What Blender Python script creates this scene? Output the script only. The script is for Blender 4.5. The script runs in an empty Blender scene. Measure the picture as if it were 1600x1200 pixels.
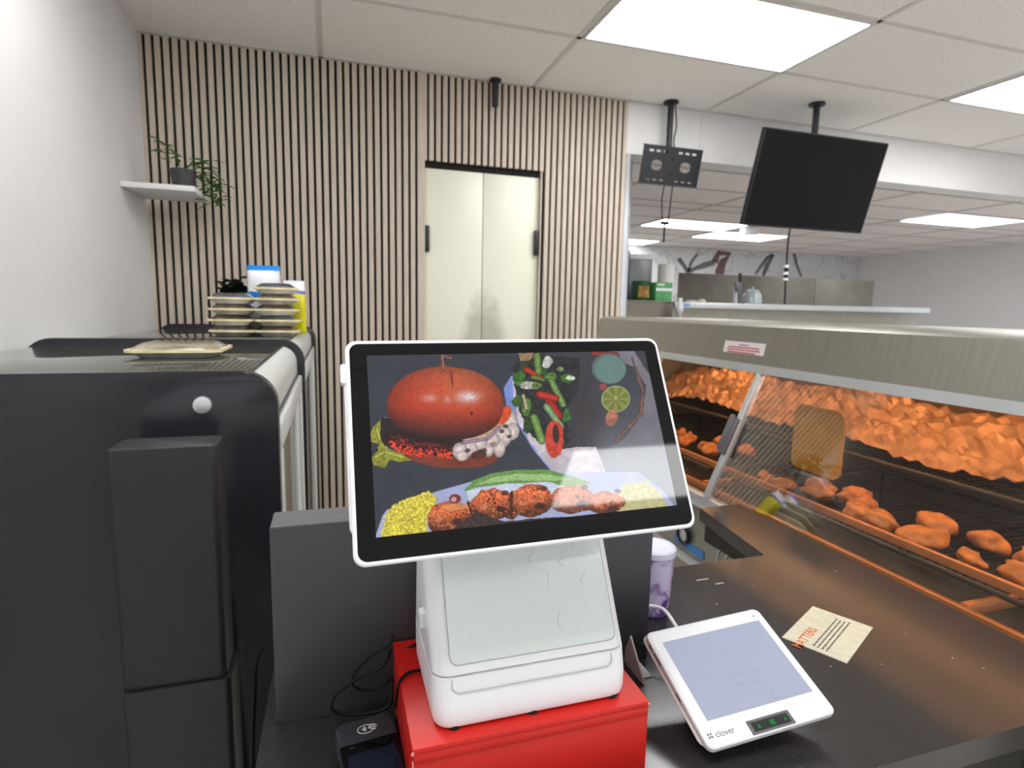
import bpy, bmesh, math, random
import numpy as np
from mathutils import Vector, Matrix
PI = math.pi
rnd = random.Random(7)
SC = bpy.context.scene
COL = SC.collection

# ------------------------------------------------------------------ camera
def cam_setup():
    pitch, roll, yaw = 0.13035, 0.0196, 0.30327
    f = Vector((math.sin(yaw)*math.cos(pitch), math.cos(yaw)*math.cos(pitch), -math.sin(pitch)))
    r = Vector((math.cos(yaw), -math.sin(yaw), 0)); u = r.cross(f)
    r2 = r*math.cos(roll)+u*math.sin(roll); u2 = -r*math.sin(roll)+u*math.cos(roll)
    cd = bpy.data.cameras.new('camera'); co = bpy.data.objects.new('camera', cd); COL.objects.link(co)
    m = Matrix(((r2.x, u2.x, -f.x, 0), (r2.y, u2.y, -f.y, 0), (r2.z, u2.z, -f.z, 1.418), (0, 0, 0, 1)))
    co.matrix_world = m
    cd.sensor_width = 36; cd.lens = 20.25; cd.clip_start = 0.02
    cd.dof.use_dof = True; cd.dof.focus_distance = 0.62; cd.dof.aperture_fstop = 8.5
    SC.camera = co
cam_setup()
# ------------------------------------------------------------------ world + exposure
W = bpy.data.worlds.new('world'); SC.world = W; W.use_nodes = True
W.node_tree.nodes['Background'].inputs[0].default_value = (0.93, 0.96, 1.0, 1)
W.node_tree.nodes['Background'].inputs[1].default_value = 1.5
SC.view_settings.view_transform = 'Standard'; SC.view_settings.look = 'None'
SC.view_settings.gamma = 1; SC.view_settings.use_curve_mapping = False
SC.view_settings.exposure = 0.0
PANEL = 14.0          # ceiling panel radiance
KPANEL = 10.0
HEAT = 20.0
SC.cycles.use_denoising = True
SC.cycles.max_bounces = 10
SC.cycles.sample_clamp_indirect = 8

# ------------------------------------------------------------------ materials
def s2l(c):
    c = c/255.0
    return c/12.92 if c <= 0.04045 else ((c+0.055)/1.055)**2.4
def rgb(r, g, b): return (s2l(r), s2l(g), s2l(b), 1)
MATS = {}
def mat(name, col, rough=0.5, metal=0.0, var=0.0, scale=8.0, stretch=(1, 1, 1), bump=0.0, emit=None, es=0.0, coat=0.0, spec=0.5, ior=None):
    m = bpy.data.materials.new(name); m.use_nodes = True
    nt = m.node_tree; b = nt.nodes['Principled BSDF']
    b.inputs['Base Color'].default_value = col; b.inputs['Roughness'].default_value = rough
    b.inputs['Metallic'].default_value = metal; b.inputs['Coat Weight'].default_value = coat
    b.inputs['Specular IOR Level'].default_value = spec
    if emit: b.inputs['Emission Color'].default_value = emit; b.inputs['Emission Strength'].default_value = es
    if var or bump:
        tc = nt.nodes.new('ShaderNodeTexCoord'); mp = nt.nodes.new('ShaderNodeMapping'); mp.inputs['Scale'].default_value = stretch
        nz = nt.nodes.new('ShaderNodeTexNoise'); nz.inputs['Scale'].default_value = scale; nz.inputs['Detail'].default_value = 4
        nt.links.new(tc.outputs['Object'], mp.inputs[0]); nt.links.new(mp.outputs[0], nz.inputs['Vector'])
        if var:
            rp = nt.nodes.new('ShaderNodeValToRGB')
            rp.color_ramp.elements[0].position = .3; rp.color_ramp.elements[1].position = .7
            rp.color_ramp.elements[0].color = tuple(max(0, c*(1-var)) for c in col[:3])+(1,)
            rp.color_ramp.elements[1].color = tuple(min(1, c*(1+var)) for c in col[:3])+(1,)
            nt.links.new(nz.outputs['Fac'], rp.inputs[0]); nt.links.new(rp.outputs[0], b.inputs['Base Color'])
        if bump:
            bp = nt.nodes.new('ShaderNodeBump'); bp.inputs['Strength'].default_value = bump; bp.inputs['Distance'].default_value = .01
            nt.links.new(nz.outputs['Fac'], bp.inputs['Height']); nt.links.new(bp.outputs[0], b.inputs['Normal'])
    MATS[name] = m
    return m
def glass(name, tint=(1, 1, 1, 1), rough=0.02, mixmul=1.0, base=0.0):
    """thin sheet: transparent with fresnel reflection"""
    m = bpy.data.materials.new(name); m.use_nodes = True; nt = m.node_tree; nt.nodes.clear()
    out = nt.nodes.new('ShaderNodeOutputMaterial'); tr = nt.nodes.new('ShaderNodeBsdfTransparent'); tr.inputs[0].default_value = tint
    gl = nt.nodes.new('ShaderNodeBsdfGlossy'); gl.inputs['Roughness'].default_value = rough
    fr = nt.nodes.new('ShaderNodeFresnel'); fr.inputs[0].default_value = 1.5
    ma = nt.nodes.new('ShaderNodeMath'); ma.operation = 'MULTIPLY_ADD'; ma.inputs[1].default_value = mixmul; ma.inputs[2].default_value = base
    mx = nt.nodes.new('ShaderNodeMixShader')
    nt.links.new(fr.outputs[0], ma.inputs[0]); nt.links.new(ma.outputs[0], mx.inputs[0])
    nt.links.new(tr.outputs[0], mx.inputs[1]); nt.links.new(gl.outputs[0], mx.inputs[2]); nt.links.new(mx.outputs[0], out.inputs[0])
    MATS[name] = m; return m
def emis(name, col, s):
    m = bpy.data.materials.new(name); m.use_nodes = True; nt = m.node_tree; nt.nodes.clear()
    out = nt.nodes.new('ShaderNodeOutputMaterial'); e = nt.nodes.new('ShaderNodeEmission')
    e.inputs[0].default_value = col; e.inputs[1].default_value = s; nt.links.new(e.outputs[0], out.inputs[0])
    MATS[name] = m; return m

slat_m = mat('slat wood', rgb(201, 187, 172), .55, var=.10, scale=6, stretch=(14, 14, .8))
felt_m = mat('black felt', rgb(28, 28, 27), .95)
wall_m = mat('white paint', rgb(226, 225, 226), .6, var=.03, scale=2)
kceil_m = mat('kitchen ceiling', rgb(232, 222, 218), .7, var=.03, scale=3)
door_m = mat('cream door', rgb(226, 226, 206), .35, var=.02, scale=3)
white_m = mat('white plastic', rgb(232, 233, 238), .32, var=.01, scale=20)
white2_m = mat('white tablet plastic', rgb(226, 226, 230), .3, var=.01, scale=20)
blackpl = mat('black plastic', rgb(28, 28, 30), .35, var=.15, scale=30)
blackgl = mat('black glass', rgb(9, 9, 12), .04, spec=.34, var=.05, scale=10)
dkmetal = mat('black metal', rgb(30, 30, 36), .45, metal=.0, var=.1, scale=20)
cable_m = mat('black cable', rgb(8, 8, 9), .5, var=.1, scale=40, spec=.25)
wcable_m = mat('white cable', rgb(225, 225, 225), .4, var=.03, scale=40)
red_m = mat('red carton', rgb(196, 24, 14), .42, var=.05, scale=9)
board_m = mat('charcoal board', rgb(55, 55, 60), .45, var=.05, scale=5)
boardedge_m = mat('charcoal board edge', rgb(92, 91, 93), .5, var=.15, scale=70)
count_m = mat('black laminate', rgb(44, 42, 44), .2, var=.07, scale=70)
silver_m = mat('silver enamel', rgb(206, 209, 208), .33, metal=.0, var=.03, scale=4)
frblack = mat('gloss black panel', rgb(40, 39, 44), .16, var=.06, scale=3, spec=.35)
dkglass = mat('dark fridge glass', rgb(72, 74, 66), .06, var=.1, scale=5)
steel_m = mat('brushed steel', rgb(150, 147, 138), .36, metal=.6, var=.07, scale=10, stretch=(1, 12, 1))
steel2 = mat('dull steel', rgb(120, 115, 106), .5, metal=.5, var=.1, scale=6)
alu_m = mat('aluminium trim', rgb(200, 204, 206), .35, metal=.5, var=.04, scale=10)
clip_m = mat('grey hinge', rgb(104, 102, 110), .4, metal=.3, var=.08, scale=20)
floor_m = mat('floor tile', rgb(222, 219, 214), .4, var=.12, scale=5)
rubber = mat('rubber', rgb(12, 12, 12), .7, var=.1, scale=30)
tbar_m = mat('ceiling grid metal', rgb(205, 202, 198), .5, var=.02, scale=5)

def ceiling_material():
    m = bpy.data.materials.new('ceiling tile'); m.use_nodes = True; nt = m.node_tree; b = nt.nodes['Principled BSDF']; b.inputs['Roughness'].default_value = .9
    tc = nt.nodes.new('ShaderNodeTexCoord')
    n = nt.nodes.new('ShaderNodeTexNoise'); n.inputs['Scale'].default_value = 160; n.inputs['Detail'].default_value = 3
    rp = nt.nodes.new('ShaderNodeValToRGB'); rp.color_ramp.elements[0].position = .36; rp.color_ramp.elements[1].position = .52
    rp.color_ramp.elements[0].color = rgb(208, 203, 199); rp.color_ramp.elements[1].color = rgb(240, 238, 235)
    nt.links.new(tc.outputs['Object'], n.inputs['Vector']); nt.links.new(n.outputs['Fac'], rp.inputs[0]); nt.links.new(rp.outputs[0], b.inputs['Base Color'])
    return m
ceil_m = ceiling_material()

# ------------------------------------------------------------------ mesh helpers
def BM(): return bmesh.new()
def box(bm, x0, x1, y0, y1, z0, z1, M=None, bev=0, seg=2):
    vs = [bm.verts.new((x, y, z)) for x in (x0, x1) for y in (y0, y1) for z in (z0, z1)]
    fs = [bm.faces.new([vs[i] for i in q]) for q in ((0, 1, 3, 2), (4, 6, 7, 5), (0, 4, 5, 1), (2, 3, 7, 6), (0, 2, 6, 4), (1, 5, 7, 3))]
    if bev:
        es = list({e for f in fs for e in f.edges})
        r = bmesh.ops.bevel(bm, geom=es, offset=bev, segments=seg, affect='EDGES', profile=.5)
        vs = list({v for f in r['faces'] for v in f.verts} | {v for v in vs if v.is_valid})
    if M is not None:
        for v in vs: v.co = M @ v.co
def rrect(x0, x1, y0, y1, r, n=6):
    r = min(r, (x1-x0)/2-1e-5, (y1-y0)/2-1e-5); pts = []
    for cx, cy, a0 in ((x1-r, y1-r, 0), (x0+r, y1-r, 90), (x0+r, y0+r, 180), (x1-r, y0+r, 270)):
        for i in range(n+1):
            a = math.radians(a0+90*i/n); pts.append((cx+r*math.cos(a), cy+r*math.sin(a)))
    return pts
def loft(bm, rings, cap=True, M=None, closed=True):
    R = [[bm.verts.new(M @ Vector(p) if M is not None else p) for p in ring] for ring in rings]
    n = len(R[0])
    for a, b in zip(R[:-1], R[1:]):
        for i in range(n if closed else n-1):
            j = (i+1) % n
            bm.faces.new((a[i], a[j], b[j], b[i]))
    if cap:
        bm.faces.new(R[0][::-1]); bm.faces.new(R[-1])
    return R
def slab(bm, pts, a, b, axis='y', M=None, bev=0.0):
    """outline pts (u,v) extruded from a to b along axis. y: (u,a,v) ; z: (u,v,a); x: (a,u,v)"""
    def P(u, v, w): return {'y': (u, w, v), 'z': (u, v, w), 'x': (w, u, v)}[axis]
    cx = sum(p[0] for p in pts)/len(pts); cy = sum(p[1] for p in pts)/len(pts)
    if bev:
        def sh(p, d):
            L = math.hypot(p[0]-cx, p[1]-cy); k = (L-d)/L if L else 1
            return (cx+(p[0]-cx)*k, cy+(p[1]-cy)*k)
        s = 1 if b > a else -1
        rings = [[P(*sh(p, bev), a) for p in pts], [P(*sh(p, bev*.3), a+s*bev*.3) for p in pts], [P(*p, a+s*bev) for p in pts],
                 [P(*p, b-s*bev) for p in pts], [P(*sh(p, bev*.3), b-s*bev*.3) for p in pts], [P(*sh(p, bev), b) for p in pts]]
    else:
        rings = [[P(*p, a) for p in pts], [P(*p, b) for p in pts]]
    loft(bm, rings, True, M)
def cyl(bm, p0, p1, r0, r1=None, n=16, cap=True):
    r1 = r0 if r1 is None else r1
    p0 = Vector(p0); p1 = Vector(p1); d = (p1-p0).normalized()
    a = d.orthogonal().normalized(); b = d.cross(a)
    loft(bm, [[p0+(a*math.cos(2*PI*i/n)+b*math.sin(2*PI*i/n))*r0 for i in range(n)], [p1+(a*math.cos(2*PI*i/n)+b*math.sin(2*PI*i/n))*r1 for i in range(n)]], cap)
def smooth_path(pts, k=6):
    P = [Vector(p) for p in pts]; out = []
    for i in range(len(P)-1):
        p0 = P[max(i-1, 0)]; p1 = P[i]; p2 = P[i+1]; p3 = P[min(i+2, len(P)-1)]
        for j in range(k):
            t = j/k
            out.append(.5*((2*p1)+(p2-p0)*t+(2*p0-5*p1+4*p2-p3)*t*t+(3*p1-p0-3*p2+p3)*t*t*t))
    out.append(P[-1]); return out
def tube(bm, pts, r, n=8, k=6, smooth=True):
    P = smooth_path(pts, k) if smooth else [Vector(p) for p in pts]
    rings = []; a = None
    for i, p in enumerate(P):
        d = (P[min(i+1, len(P)-1)]-P[max(i-1, 0)]).normalized()
        a = d.orthogonal().normalized() if a is None else (a-d*a.dot(d)).normalized()
        b = d.cross(a); rr = r(i/(len(P)-1)) if callable(r) else r
        rings.append([p+(a*math.cos(2*PI*j/n)+b*math.sin(2*PI*j/n))*rr for j in range(n)])
    loft(bm, rings)
def lathe(bm, prof, c, n=28, M=None):
    rings = [[(c[0]+r*math.cos(2*PI*i/n), c[1]+r*math.sin(2*PI*i/n), c[2]+z) for i in range(n)] for r, z in prof]
    loft(bm, rings, True, M)
def blob(bm, c, s, seed, amp=.18, sub=2, M=None):
    r = bmesh.ops.create_icosphere(bm, subdivisions=sub, radius=1)
    rr = random.Random(seed); ph = [(rr.uniform(0, 6.28), rr.uniform(1.5, 4), Vector((rr.uniform(-1, 1), rr.uniform(-1, 1), rr.uniform(-1, 1)))) for _ in range(5)]
    for v in r['verts']:
        k = 1+amp*sum(math.sin(f*v.co.dot(d)*2+p) for p, f, d in ph)/2.2
        v.co = Vector((v.co.x*s[0]*k, v.co.y*s[1]*k, v.co.z*s[2]*k))
        if M is not None: v.co = M @ v.co
        v.co += Vector(c)

def obj(name, bm, m, parent=None, label=None, smooth=None):
    """bm in world coordinates -> one mesh object; origin at parent's base or the mesh's own base"""
    bmesh.ops.recalc_face_normals(bm, faces=bm.faces)
    me = bpy.data.meshes.new(name); 
    if parent is not None:
        p = parent; org = Vector((0, 0, 0))
        while p is not None: org += p.location; p = p.parent
    else:
        xs = [v.co for v in bm.verts]
        org = Vector(((min(c.x for c in xs)+max(c.x for c in xs))/2, (min(c.y for c in xs)+max(c.y for c in xs))/2, min(c.z for c in xs)))
    for v in bm.verts: v.co -= org
    bm.to_mesh(me); bm.free()
    o = bpy.data.objects.new(name, me); COL.objects.link(o)
    for mm in (m if isinstance(m, (list, tuple)) else [m]): me.materials.append(mm)
    if parent is None: o.location = org
    else: o.parent = parent
    me.shade_smooth() if smooth else None
    if smooth is None:
        me.shade_smooth(); 
        try: me.set_sharp_from_angle(angle=math.radians(32))
        except Exception: me.shade_flat()
    if label: o['label'] = label
    return o
def thing(name, label, cat, loc, group=None):
    o = bpy.data.objects.new(name, None); COL.objects.link(o); o.location = loc; o.empty_display_size = .05
    o['label'] = label; o['category'] = cat
    if group: o['group'] = group
    return o
def tag(o, label, cat, group=None, kind=None):
    o['label'] = label; o['category'] = cat
    if group: o['group'] = group
    if kind: o['kind'] = kind
    return o
def struct(name, bm, m, parent=None):
    o = obj(name, bm, m, parent)
    if parent is None: o['kind'] = 'structure'
    return o
def bobj(name, m, dims, parent=None, bev=0, M=None, **k):
    b = BM(); box(b, *dims, M=M, bev=bev); return obj(name, b, m, parent, **k)
def dup(root, off, label=None, group=None):
    r = root.copy(); COL.objects.link(r); r.location = root.location+Vector(off)
    if label: r['label'] = label
    if group: r['group'] = group
    for ch in list(root.children):
        c = ch.copy(); COL.objects.link(c); c.parent = r
        for g in ch.children:
            d = g.copy(); COL.objects.link(d); d.parent = c
    return r
def text_bm(s, size, M, depth=.0002, mat_i=0, bold=0.0, shear=0.0):
    cu = bpy.data.curves.new('t', 'FONT'); cu.body = s; cu.size = size; cu.extrude = depth; cu.offset = bold; cu.shear = shear
    cu.align_x = 'CENTER'; cu.align_y = 'CENTER'
    o = bpy.data.objects.new('t', cu); COL.objects.link(o)
    dg = bpy.context.evaluated_depsgraph_get(); me = bpy.data.meshes.new_from_object(o.evaluated_get(dg))
    bm = BM(); bm.from_mesh(me)
    for v in bm.verts: v.co = M @ v.co
    bpy.data.objects.remove(o); bpy.data.curves.remove(cu); bpy.data.meshes.remove(me)
    return bm

# ================================================================== THE SETTING
XL, CEIL, WY = -0.90, 2.75, 3.5
struct('floor', (lambda b: (box(b, XL, 9.5, -5, 8.7, -.1, 0), b)[1])(BM()), floor_m)
# main ceiling and its grid
c = struct('ceiling', (lambda b: (box(b, XL, 6.0, -5, WY+.14, CEIL, CEIL+.08), b)[1])(BM()), ceil_m)
YL = [2.81, 2.20, 1.59, .98, .37, -.24, -.69, -1.30, -1.91, -2.52, -3.13, -3.74, -4.35]
b = BM()
for x in (-.03, 1.19, 2.41, 3.63, 4.85): box(b, x-.012, x+.012, -5, WY, CEIL-.004, CEIL+.001)
for y in YL: box(b, XL, 6.0, y-.012, y+.012, CEIL-.004, CEIL+.001)
box(b, XL, 1.84, WY-.022, WY-.001, CEIL-.004, CEIL+.001); box(b, 1.84, 6, WY-.022, WY+.001, CEIL-.006, CEIL+.001)
obj('ceiling_grid', b, tbar_m, c)
struct('wall_left', (lambda b: (box(b, XL-.1, XL, -5, 3.7, 0, CEIL+.08), b)[1])(BM()), wall_m)
struct('wall_right', (lambda b: (box(b, 6.0, 6.1, -5, 3.64, 0, CEIL+.08), b)[1])(BM()), wall_m)
# unseen wall behind the camera, its shop window sized large for fill light
b = BM()
for d in ((XL-.1, 6.1, 0, .25), (XL-.1, 6.1, 2.6, CEIL+.08)): box(b, d[0], d[1], -5.1, -5, d[2], d[3])
for d in ((XL-.1, -.4), (5.4, 6.1), (2.4, 2.6)): box(b, d[0], d[1], -5.1, -5, .25, 2.6)
struct('wall_front', b, wall_m)
wg = glass('window glass')
for i, (a0, a1) in enumerate(((-.4, 2.4), (2.6, 5.4))):
    struct('window_%d' % (i+1), (lambda b: (box(b, a0, a1, -5.06, -5.052, .25, 2.6), b)[1])(BM()), wg)
# back wall : felt backing, slats, door recess
DX0, DX1, DZ = .530, 1.266, 2.268
b = BM()
box(b, XL, DX0, WY+.02, WY+.12, 0, CEIL); box(b, DX1, 1.84, WY+.02, WY+.12, 0, CEIL); box(b, DX0, DX1, WY+.02, WY+.12, DZ, CEIL)
wb = struct('wall_back', b, felt_m)
b = BM()
def slat(x0, x1, z0, z1): box(b, x0, x1, WY, WY+.021, z0, z1, bev=.0015, seg=1)
P0 = .0401; G = .0142
g = -.516
gaps = []
k = -10
while True:
    x = -.516+P0*k
    if x > .49: break
    if x > XL: gaps.append(x)
    k += 1
gl = gaps[-1]
edges = [XL]+gaps
for i in range(len(gaps)):
    x0 = XL if i == 0 else gaps[i-1]+G/2
    slat(x0, gaps[i]-G/2, .0, CEIL-.002)
slat(gl+G/2, DX0, 0, DZ); slat(gl+G/2, .5487, DZ, CEIL-.002)
x = .555; P1 = .0404
while x < 1.80:
    x1 = x+P1
    z0 = DZ if x+G/2 < DX1-.006 else 0
    slat(x+G/2, min(x1-G/2, 1.84), z0, CEIL-.002); x = x1
slat(1.8075+G/2, 1.84, 0, CEIL-.002)
struct('wood_slats', b, slat_m, wb)
# door jambs of the recess
b = BM(); box(b, DX0-.001, DX0+.006, WY+.0, WY+.12, 0, DZ); box(b, DX1-.006, DX1+.001, WY+.0, WY+.12, 0, DZ)
struct('trim_1', b, slat_m)
b = BM(); box(b, DX0+.006, DX1-.006, WY+.03, WY+.10, 2.232, DZ)
for i in range(30): box(b, DX0+.01+i*.024, DX0+.02+i*.024, WY+.025, WY+.03, 2.236, 2.262)
struct('trim_2', b, felt_m)
# the two cream door leaves, with a grey dirt patch where hands push them
def door_material():
    m = mat('cream door worn', rgb(226, 226, 208), .35); nt = m.node_tree; bs = nt.nodes['Principled BSDF']
    tc = nt.nodes.new('ShaderNodeTexCoord'); sp = nt.nodes.new('ShaderNodeSeparateXYZ')
    geo = nt.nodes.new('ShaderNodeNewGeometry'); nt.links.new(geo.outputs['Position'], sp.inputs[0])
    def M(op, a, b_=None, c_=None):
        n = nt.nodes.new('ShaderNodeMath'); n.operation = op
        for i, v in enumerate((a, b_, c_)):
            if v is None: continue
            if isinstance(v, (int, float)): n.inputs[i].default_value = v
            else: nt.links.new(v, n.inputs[i])
        return n.outputs[0]
    nz = nt.nodes.new('ShaderNodeTexNoise'); nz.inputs['Scale'].default_value = 14; nz.inputs['Detail'].default_value = 5
    nt.links.new(geo.outputs['Position'], nz.inputs['Vector'])
    dx = M('DIVIDE', M('SUBTRACT', sp.outputs['X'], .91), .17); dz = M('DIVIDE', M('SUBTRACT', sp.outputs['Z'], 1.12), .42)
    r = M('ADD', M('MULTIPLY', dx, dx), M('MULTIPLY', dz, dz))
    r = M('ADD', r, M('MULTIPLY', M('SUBTRACT', nz.outputs['Fac'], .5), .9))
    rp = nt.nodes.new('ShaderNodeValToRGB'); rp.color_ramp.elements[0].position = .35; rp.color_ramp.elements[1].position = 1.2
    rp.color_ramp.elements[0].color = rgb(186, 186, 170); rp.color_ramp.elements[1].color = rgb(228, 228, 210)
    nt.links.new(r, rp.inputs[0]); nt.links.new(rp.outputs[0], bs.inputs['Base Color'])
    return m
dm = door_material()
for i, (x0, x1, hx) in enumerate(((DX0+.007, .895, DX0+.007), (.900, DX1-.007, DX1-.037))):
    d = struct('door_%d' % (i+1), (lambda b: (box(b, x0, x1, WY+.035, WY+.075, .01, 2.236, bev=.002), b)[1])(BM()), dm)
    zz = 1.745 if i == 0 else 1.755
    o = bobj('hinge', dkmetal, (hx, hx+.028, WY+.005, WY+.035, zz, zz+.155), d, bev=.008)
# soffit over the kitchen opening
struct('wall_soffit', (lambda b: (box(b, 1.84, 6.0, WY, WY+.14, 2.427, CEIL), b)[1])(BM()), wall_m)
b = BM(); box(b, 2.385, 2.388, WY-.0012, WY, 2.427, CEIL-.01); box(b, 3.3, 3.303, WY-.0012, WY, 2.427, CEIL-.01)
struct('trim_3', b, mat('joint line grey', rgb(196, 194, 196), .6))  # thin grey strips along the soffit joints
# end post of the slat wall: pale glossy panels at the kitchen opening
post_m = mat('pale glossy jamb', rgb(200, 203, 210), .12, var=.04, scale=3)
struct('trim_4', (lambda b: (box(b, 1.845, 1.875, WY+.005, WY+.12, 0, 2.427), b)[1])(BM()), post_m)
struct('trim_5', (lambda b: (box(b, 1.98, 2.05, 3.80, 3.86, 0, 2.5), b)[1])(BM()), post_m)
# kitchen shell
kc = struct('ceiling', (lambda b: (box(b, 1.0, 9.6, WY+.14, 8.75, 2.5, 2.6), b)[1])(BM()), kceil_m)
b = BM()
for x in (2.5, 3.72, 4.94, 6.16, 7.38, 8.6): box(b, x-.012, x+.012, WY+.15, 8.65, 2.495, 2.501)
for y in (3.95, 4.55, 5.16, 5.46, 6.06, 6.70, 7.38, 7.98, 8.6): box(b, 1.0, 9.5, y-.012, y+.012, 2.495, 2.501)
obj('ceiling_grid', b, mat('kitchen ceiling grid', rgb(180, 172, 168), .6), kc)
def vein_material():
    m = mat('veined marble wall', rgb(222, 221, 224), .35); nt = m.node_tree; bs = nt.nodes['Principled BSDF']
    tc = nt.nodes.new('ShaderNodeTexCoord'); nz = nt.nodes.new('ShaderNodeTexNoise'); nz.inputs['Scale'].default_value = 1.3; nz.inputs['Detail'].default_value = 5
    nz.inputs['Distortion'].default_value = .6
    mx = nt.nodes.new('ShaderNodeMath'); mx.operation = 'SUBTRACT'; mx.inputs[1].default_value = .5
    ab = nt.nodes.new('ShaderNodeMath'); ab.operation = 'ABSOLUTE'
    rp = nt.nodes.new('ShaderNodeValToRGB'); rp.color_ramp.elements[0].position = .0; rp.color_ramp.elements[1].position = .018
    rp.color_ramp.elements[0].color = rgb(186, 184, 186); rp.color_ramp.elements[1].color = rgb(214, 213, 216)
    nt.links.new(tc.outputs['Object'], nz.inputs['Vector']); nt.links.new(nz.outputs['Fac'], mx.inputs[0]); nt.links.new(mx.outputs[0], ab.inputs[0])
    nt.links.new(ab.outputs[0], rp.inputs[0]); nt.links.new(rp.outputs[0], bs.inputs['Base Color'])
    return m
wk = struct('wall_kitchen_back', (lambda b: (box(b, 1.0, 9.6, 8.65, 8.75, 0, 2.5), b)[1])(BM()), vein_material())
def vein(pts, w, m, name='marble_vein'):
    b = BM(); n = len(pts); up = []; dn = []
    for i, (x, z) in enumerate(pts):
        x2, z2 = pts[min(i+1, n-1)]; x1, z1 = pts[max(i-1, 0)]; L = math.hypot(x2-x1, z2-z1)+1e-6
        ww = w*(.6+.8*rnd.random())*.5; up.append((x-(z2-z1)/L*ww, z+(x2-x1)/L*ww)); dn.append((x+(z2-z1)/L*ww, z-(x2-x1)/L*ww))
    slab(b, up+dn[::-1], 8.648, 8.650, 'y'); return obj(name, b, m, wk)
vm = mat('dark marble vein', rgb(104, 100, 102), .4, var=.2, scale=6); vm2 = mat('brown marble vein', rgb(112, 84, 80), .4, var=.2, scale=6)
vein([(5.61, 2.31), (5.72, 2.2), (5.81, 2.09), (5.95, 2.16), (6.1, 2.21), (6.33, 2.28)], .10, vm)
vein([(5.81, 2.09), (5.86, 2.25), (5.97, 2.4)], .06, vm)
vein([(6.33, 2.28), (6.40, 2.44), (6.62, 2.43), (6.50, 2.3), (6.44, 2.1), (6.42, 1.98)], .15, vm2)
vein([(7.19, 2.1), (7.3, 2.25), (7.42, 2.4), (7.55, 2.46)], .05, vm)
vein([(7.36, 2.08), (7.42, 2.25), (7.55, 2.46)], .07, vm)
vein([(8.0, 2.5), (8.08, 2.3), (8.2, 2.1)], .06, vm)
struct('wall_kitchen_right', (lambda b: (box(b, 9.5, 9.6, WY+.1, 8.75, 0, 2.6), b)[1])(BM()), wall_m)
struct('wall_kitchen_left', (lambda b: (box(b, 1.0, 1.1, WY+.12, 8.75, 0, 2.6), b)[1])(BM()), wall_m)

# ================================================================== LIGHTS
def ceiling_light(x0, x1, y0, y1, z, label, s, group=None, name='ceiling_light'):
    t = thing(name, label, 'ceiling light', ((x0+x1)/2, (y0+y1)/2, z), group)
    b = BM(); w = .014
    box(b, x0, x1, y0, y0+w, z-.008, z+.001); box(b, x0, x1, y1-w, y1, z-.008, z+.001); box(b, x0, x0+w, y0+w, y1-w, z-.008, z+.001); box(b, x1-w, x1, y0+w, y1-w, z-.008, z+.001)
    obj('frame', b, tbar_m, t)
    bobj('diffuser', s, (x0+w, x1-w, y0+w, y1-w, z-.006, z-.002), t)
    return t
pan = emis('lit diffuser', (1, 1.0, .985, 1), PANEL); kpan = emis('lit kitchen diffuser', (.97, 1, .985, 1), KPANEL)
ceiling_light(1.205, 2.40, 2.215, 2.80, CEIL-.003, 'bright rectangular ceiling light panel in front of the television', pan)
ceiling_light(1.235, 2.43, -1.90, -1.31, CEIL-.003, 'ceiling light panel behind the viewer, mirrored in the touchscreen', pan)
ceiling_light(3.65, 4.84, 2.215, 2.80, CEIL-.003, 'ceiling light panel over the far right of the food warmer', pan)
ceiling_light(3.65, 4.84, -1.90, -1.31, CEIL-.003, 'ceiling light panel by the right wall behind the viewer', pan)
ceiling_light(-.64, .56, -.225, .355, CEIL-.003, 'added fill light panel, unseen above the viewer and the counter', pan)  # added overhead, out of view, to brighten upward-facing surfaces
ceiling_light(-.64, -.045, 1.60, 2.19, CEIL-.003, 'small square ceiling light panel above the refrigerators', pan)
ceiling_light(3.65, 4.84, -3.12, -2.53, CEIL-.003, 'added fill light panel, unseen between the right wall and shop window', pan)  # extra panel out of view, put in to lift the overall brightness
ceiling_light(3.65, 4.84, .385, .97, CEIL-.003, 'added fill light panel, unseen to the right above the near end of food warmer', pan)  # another out-of-view panel added to raise the room light
ceiling_light(3.73, 4.93, 6.07, 6.68, 2.494, 'long kitchen ceiling light nearest the television', kpan)
ceiling_light(4.95, 6.16, 6.78, 7.37, 2.494, 'long kitchen ceiling light on the right below the television', kpan)
ceiling_light(6.18, 7.37, 4.56, 5.15, 2.494, 'added fill light near the right kitchen wall, hidden from view', kpan)  # hidden lamp added to brighten the kitchen ceiling and walls
ceiling_light(3.73, 4.86, 7.99, 8.58, 2.494, 'small looking kitchen ceiling light far left beside the wall end', kpan)

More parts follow.
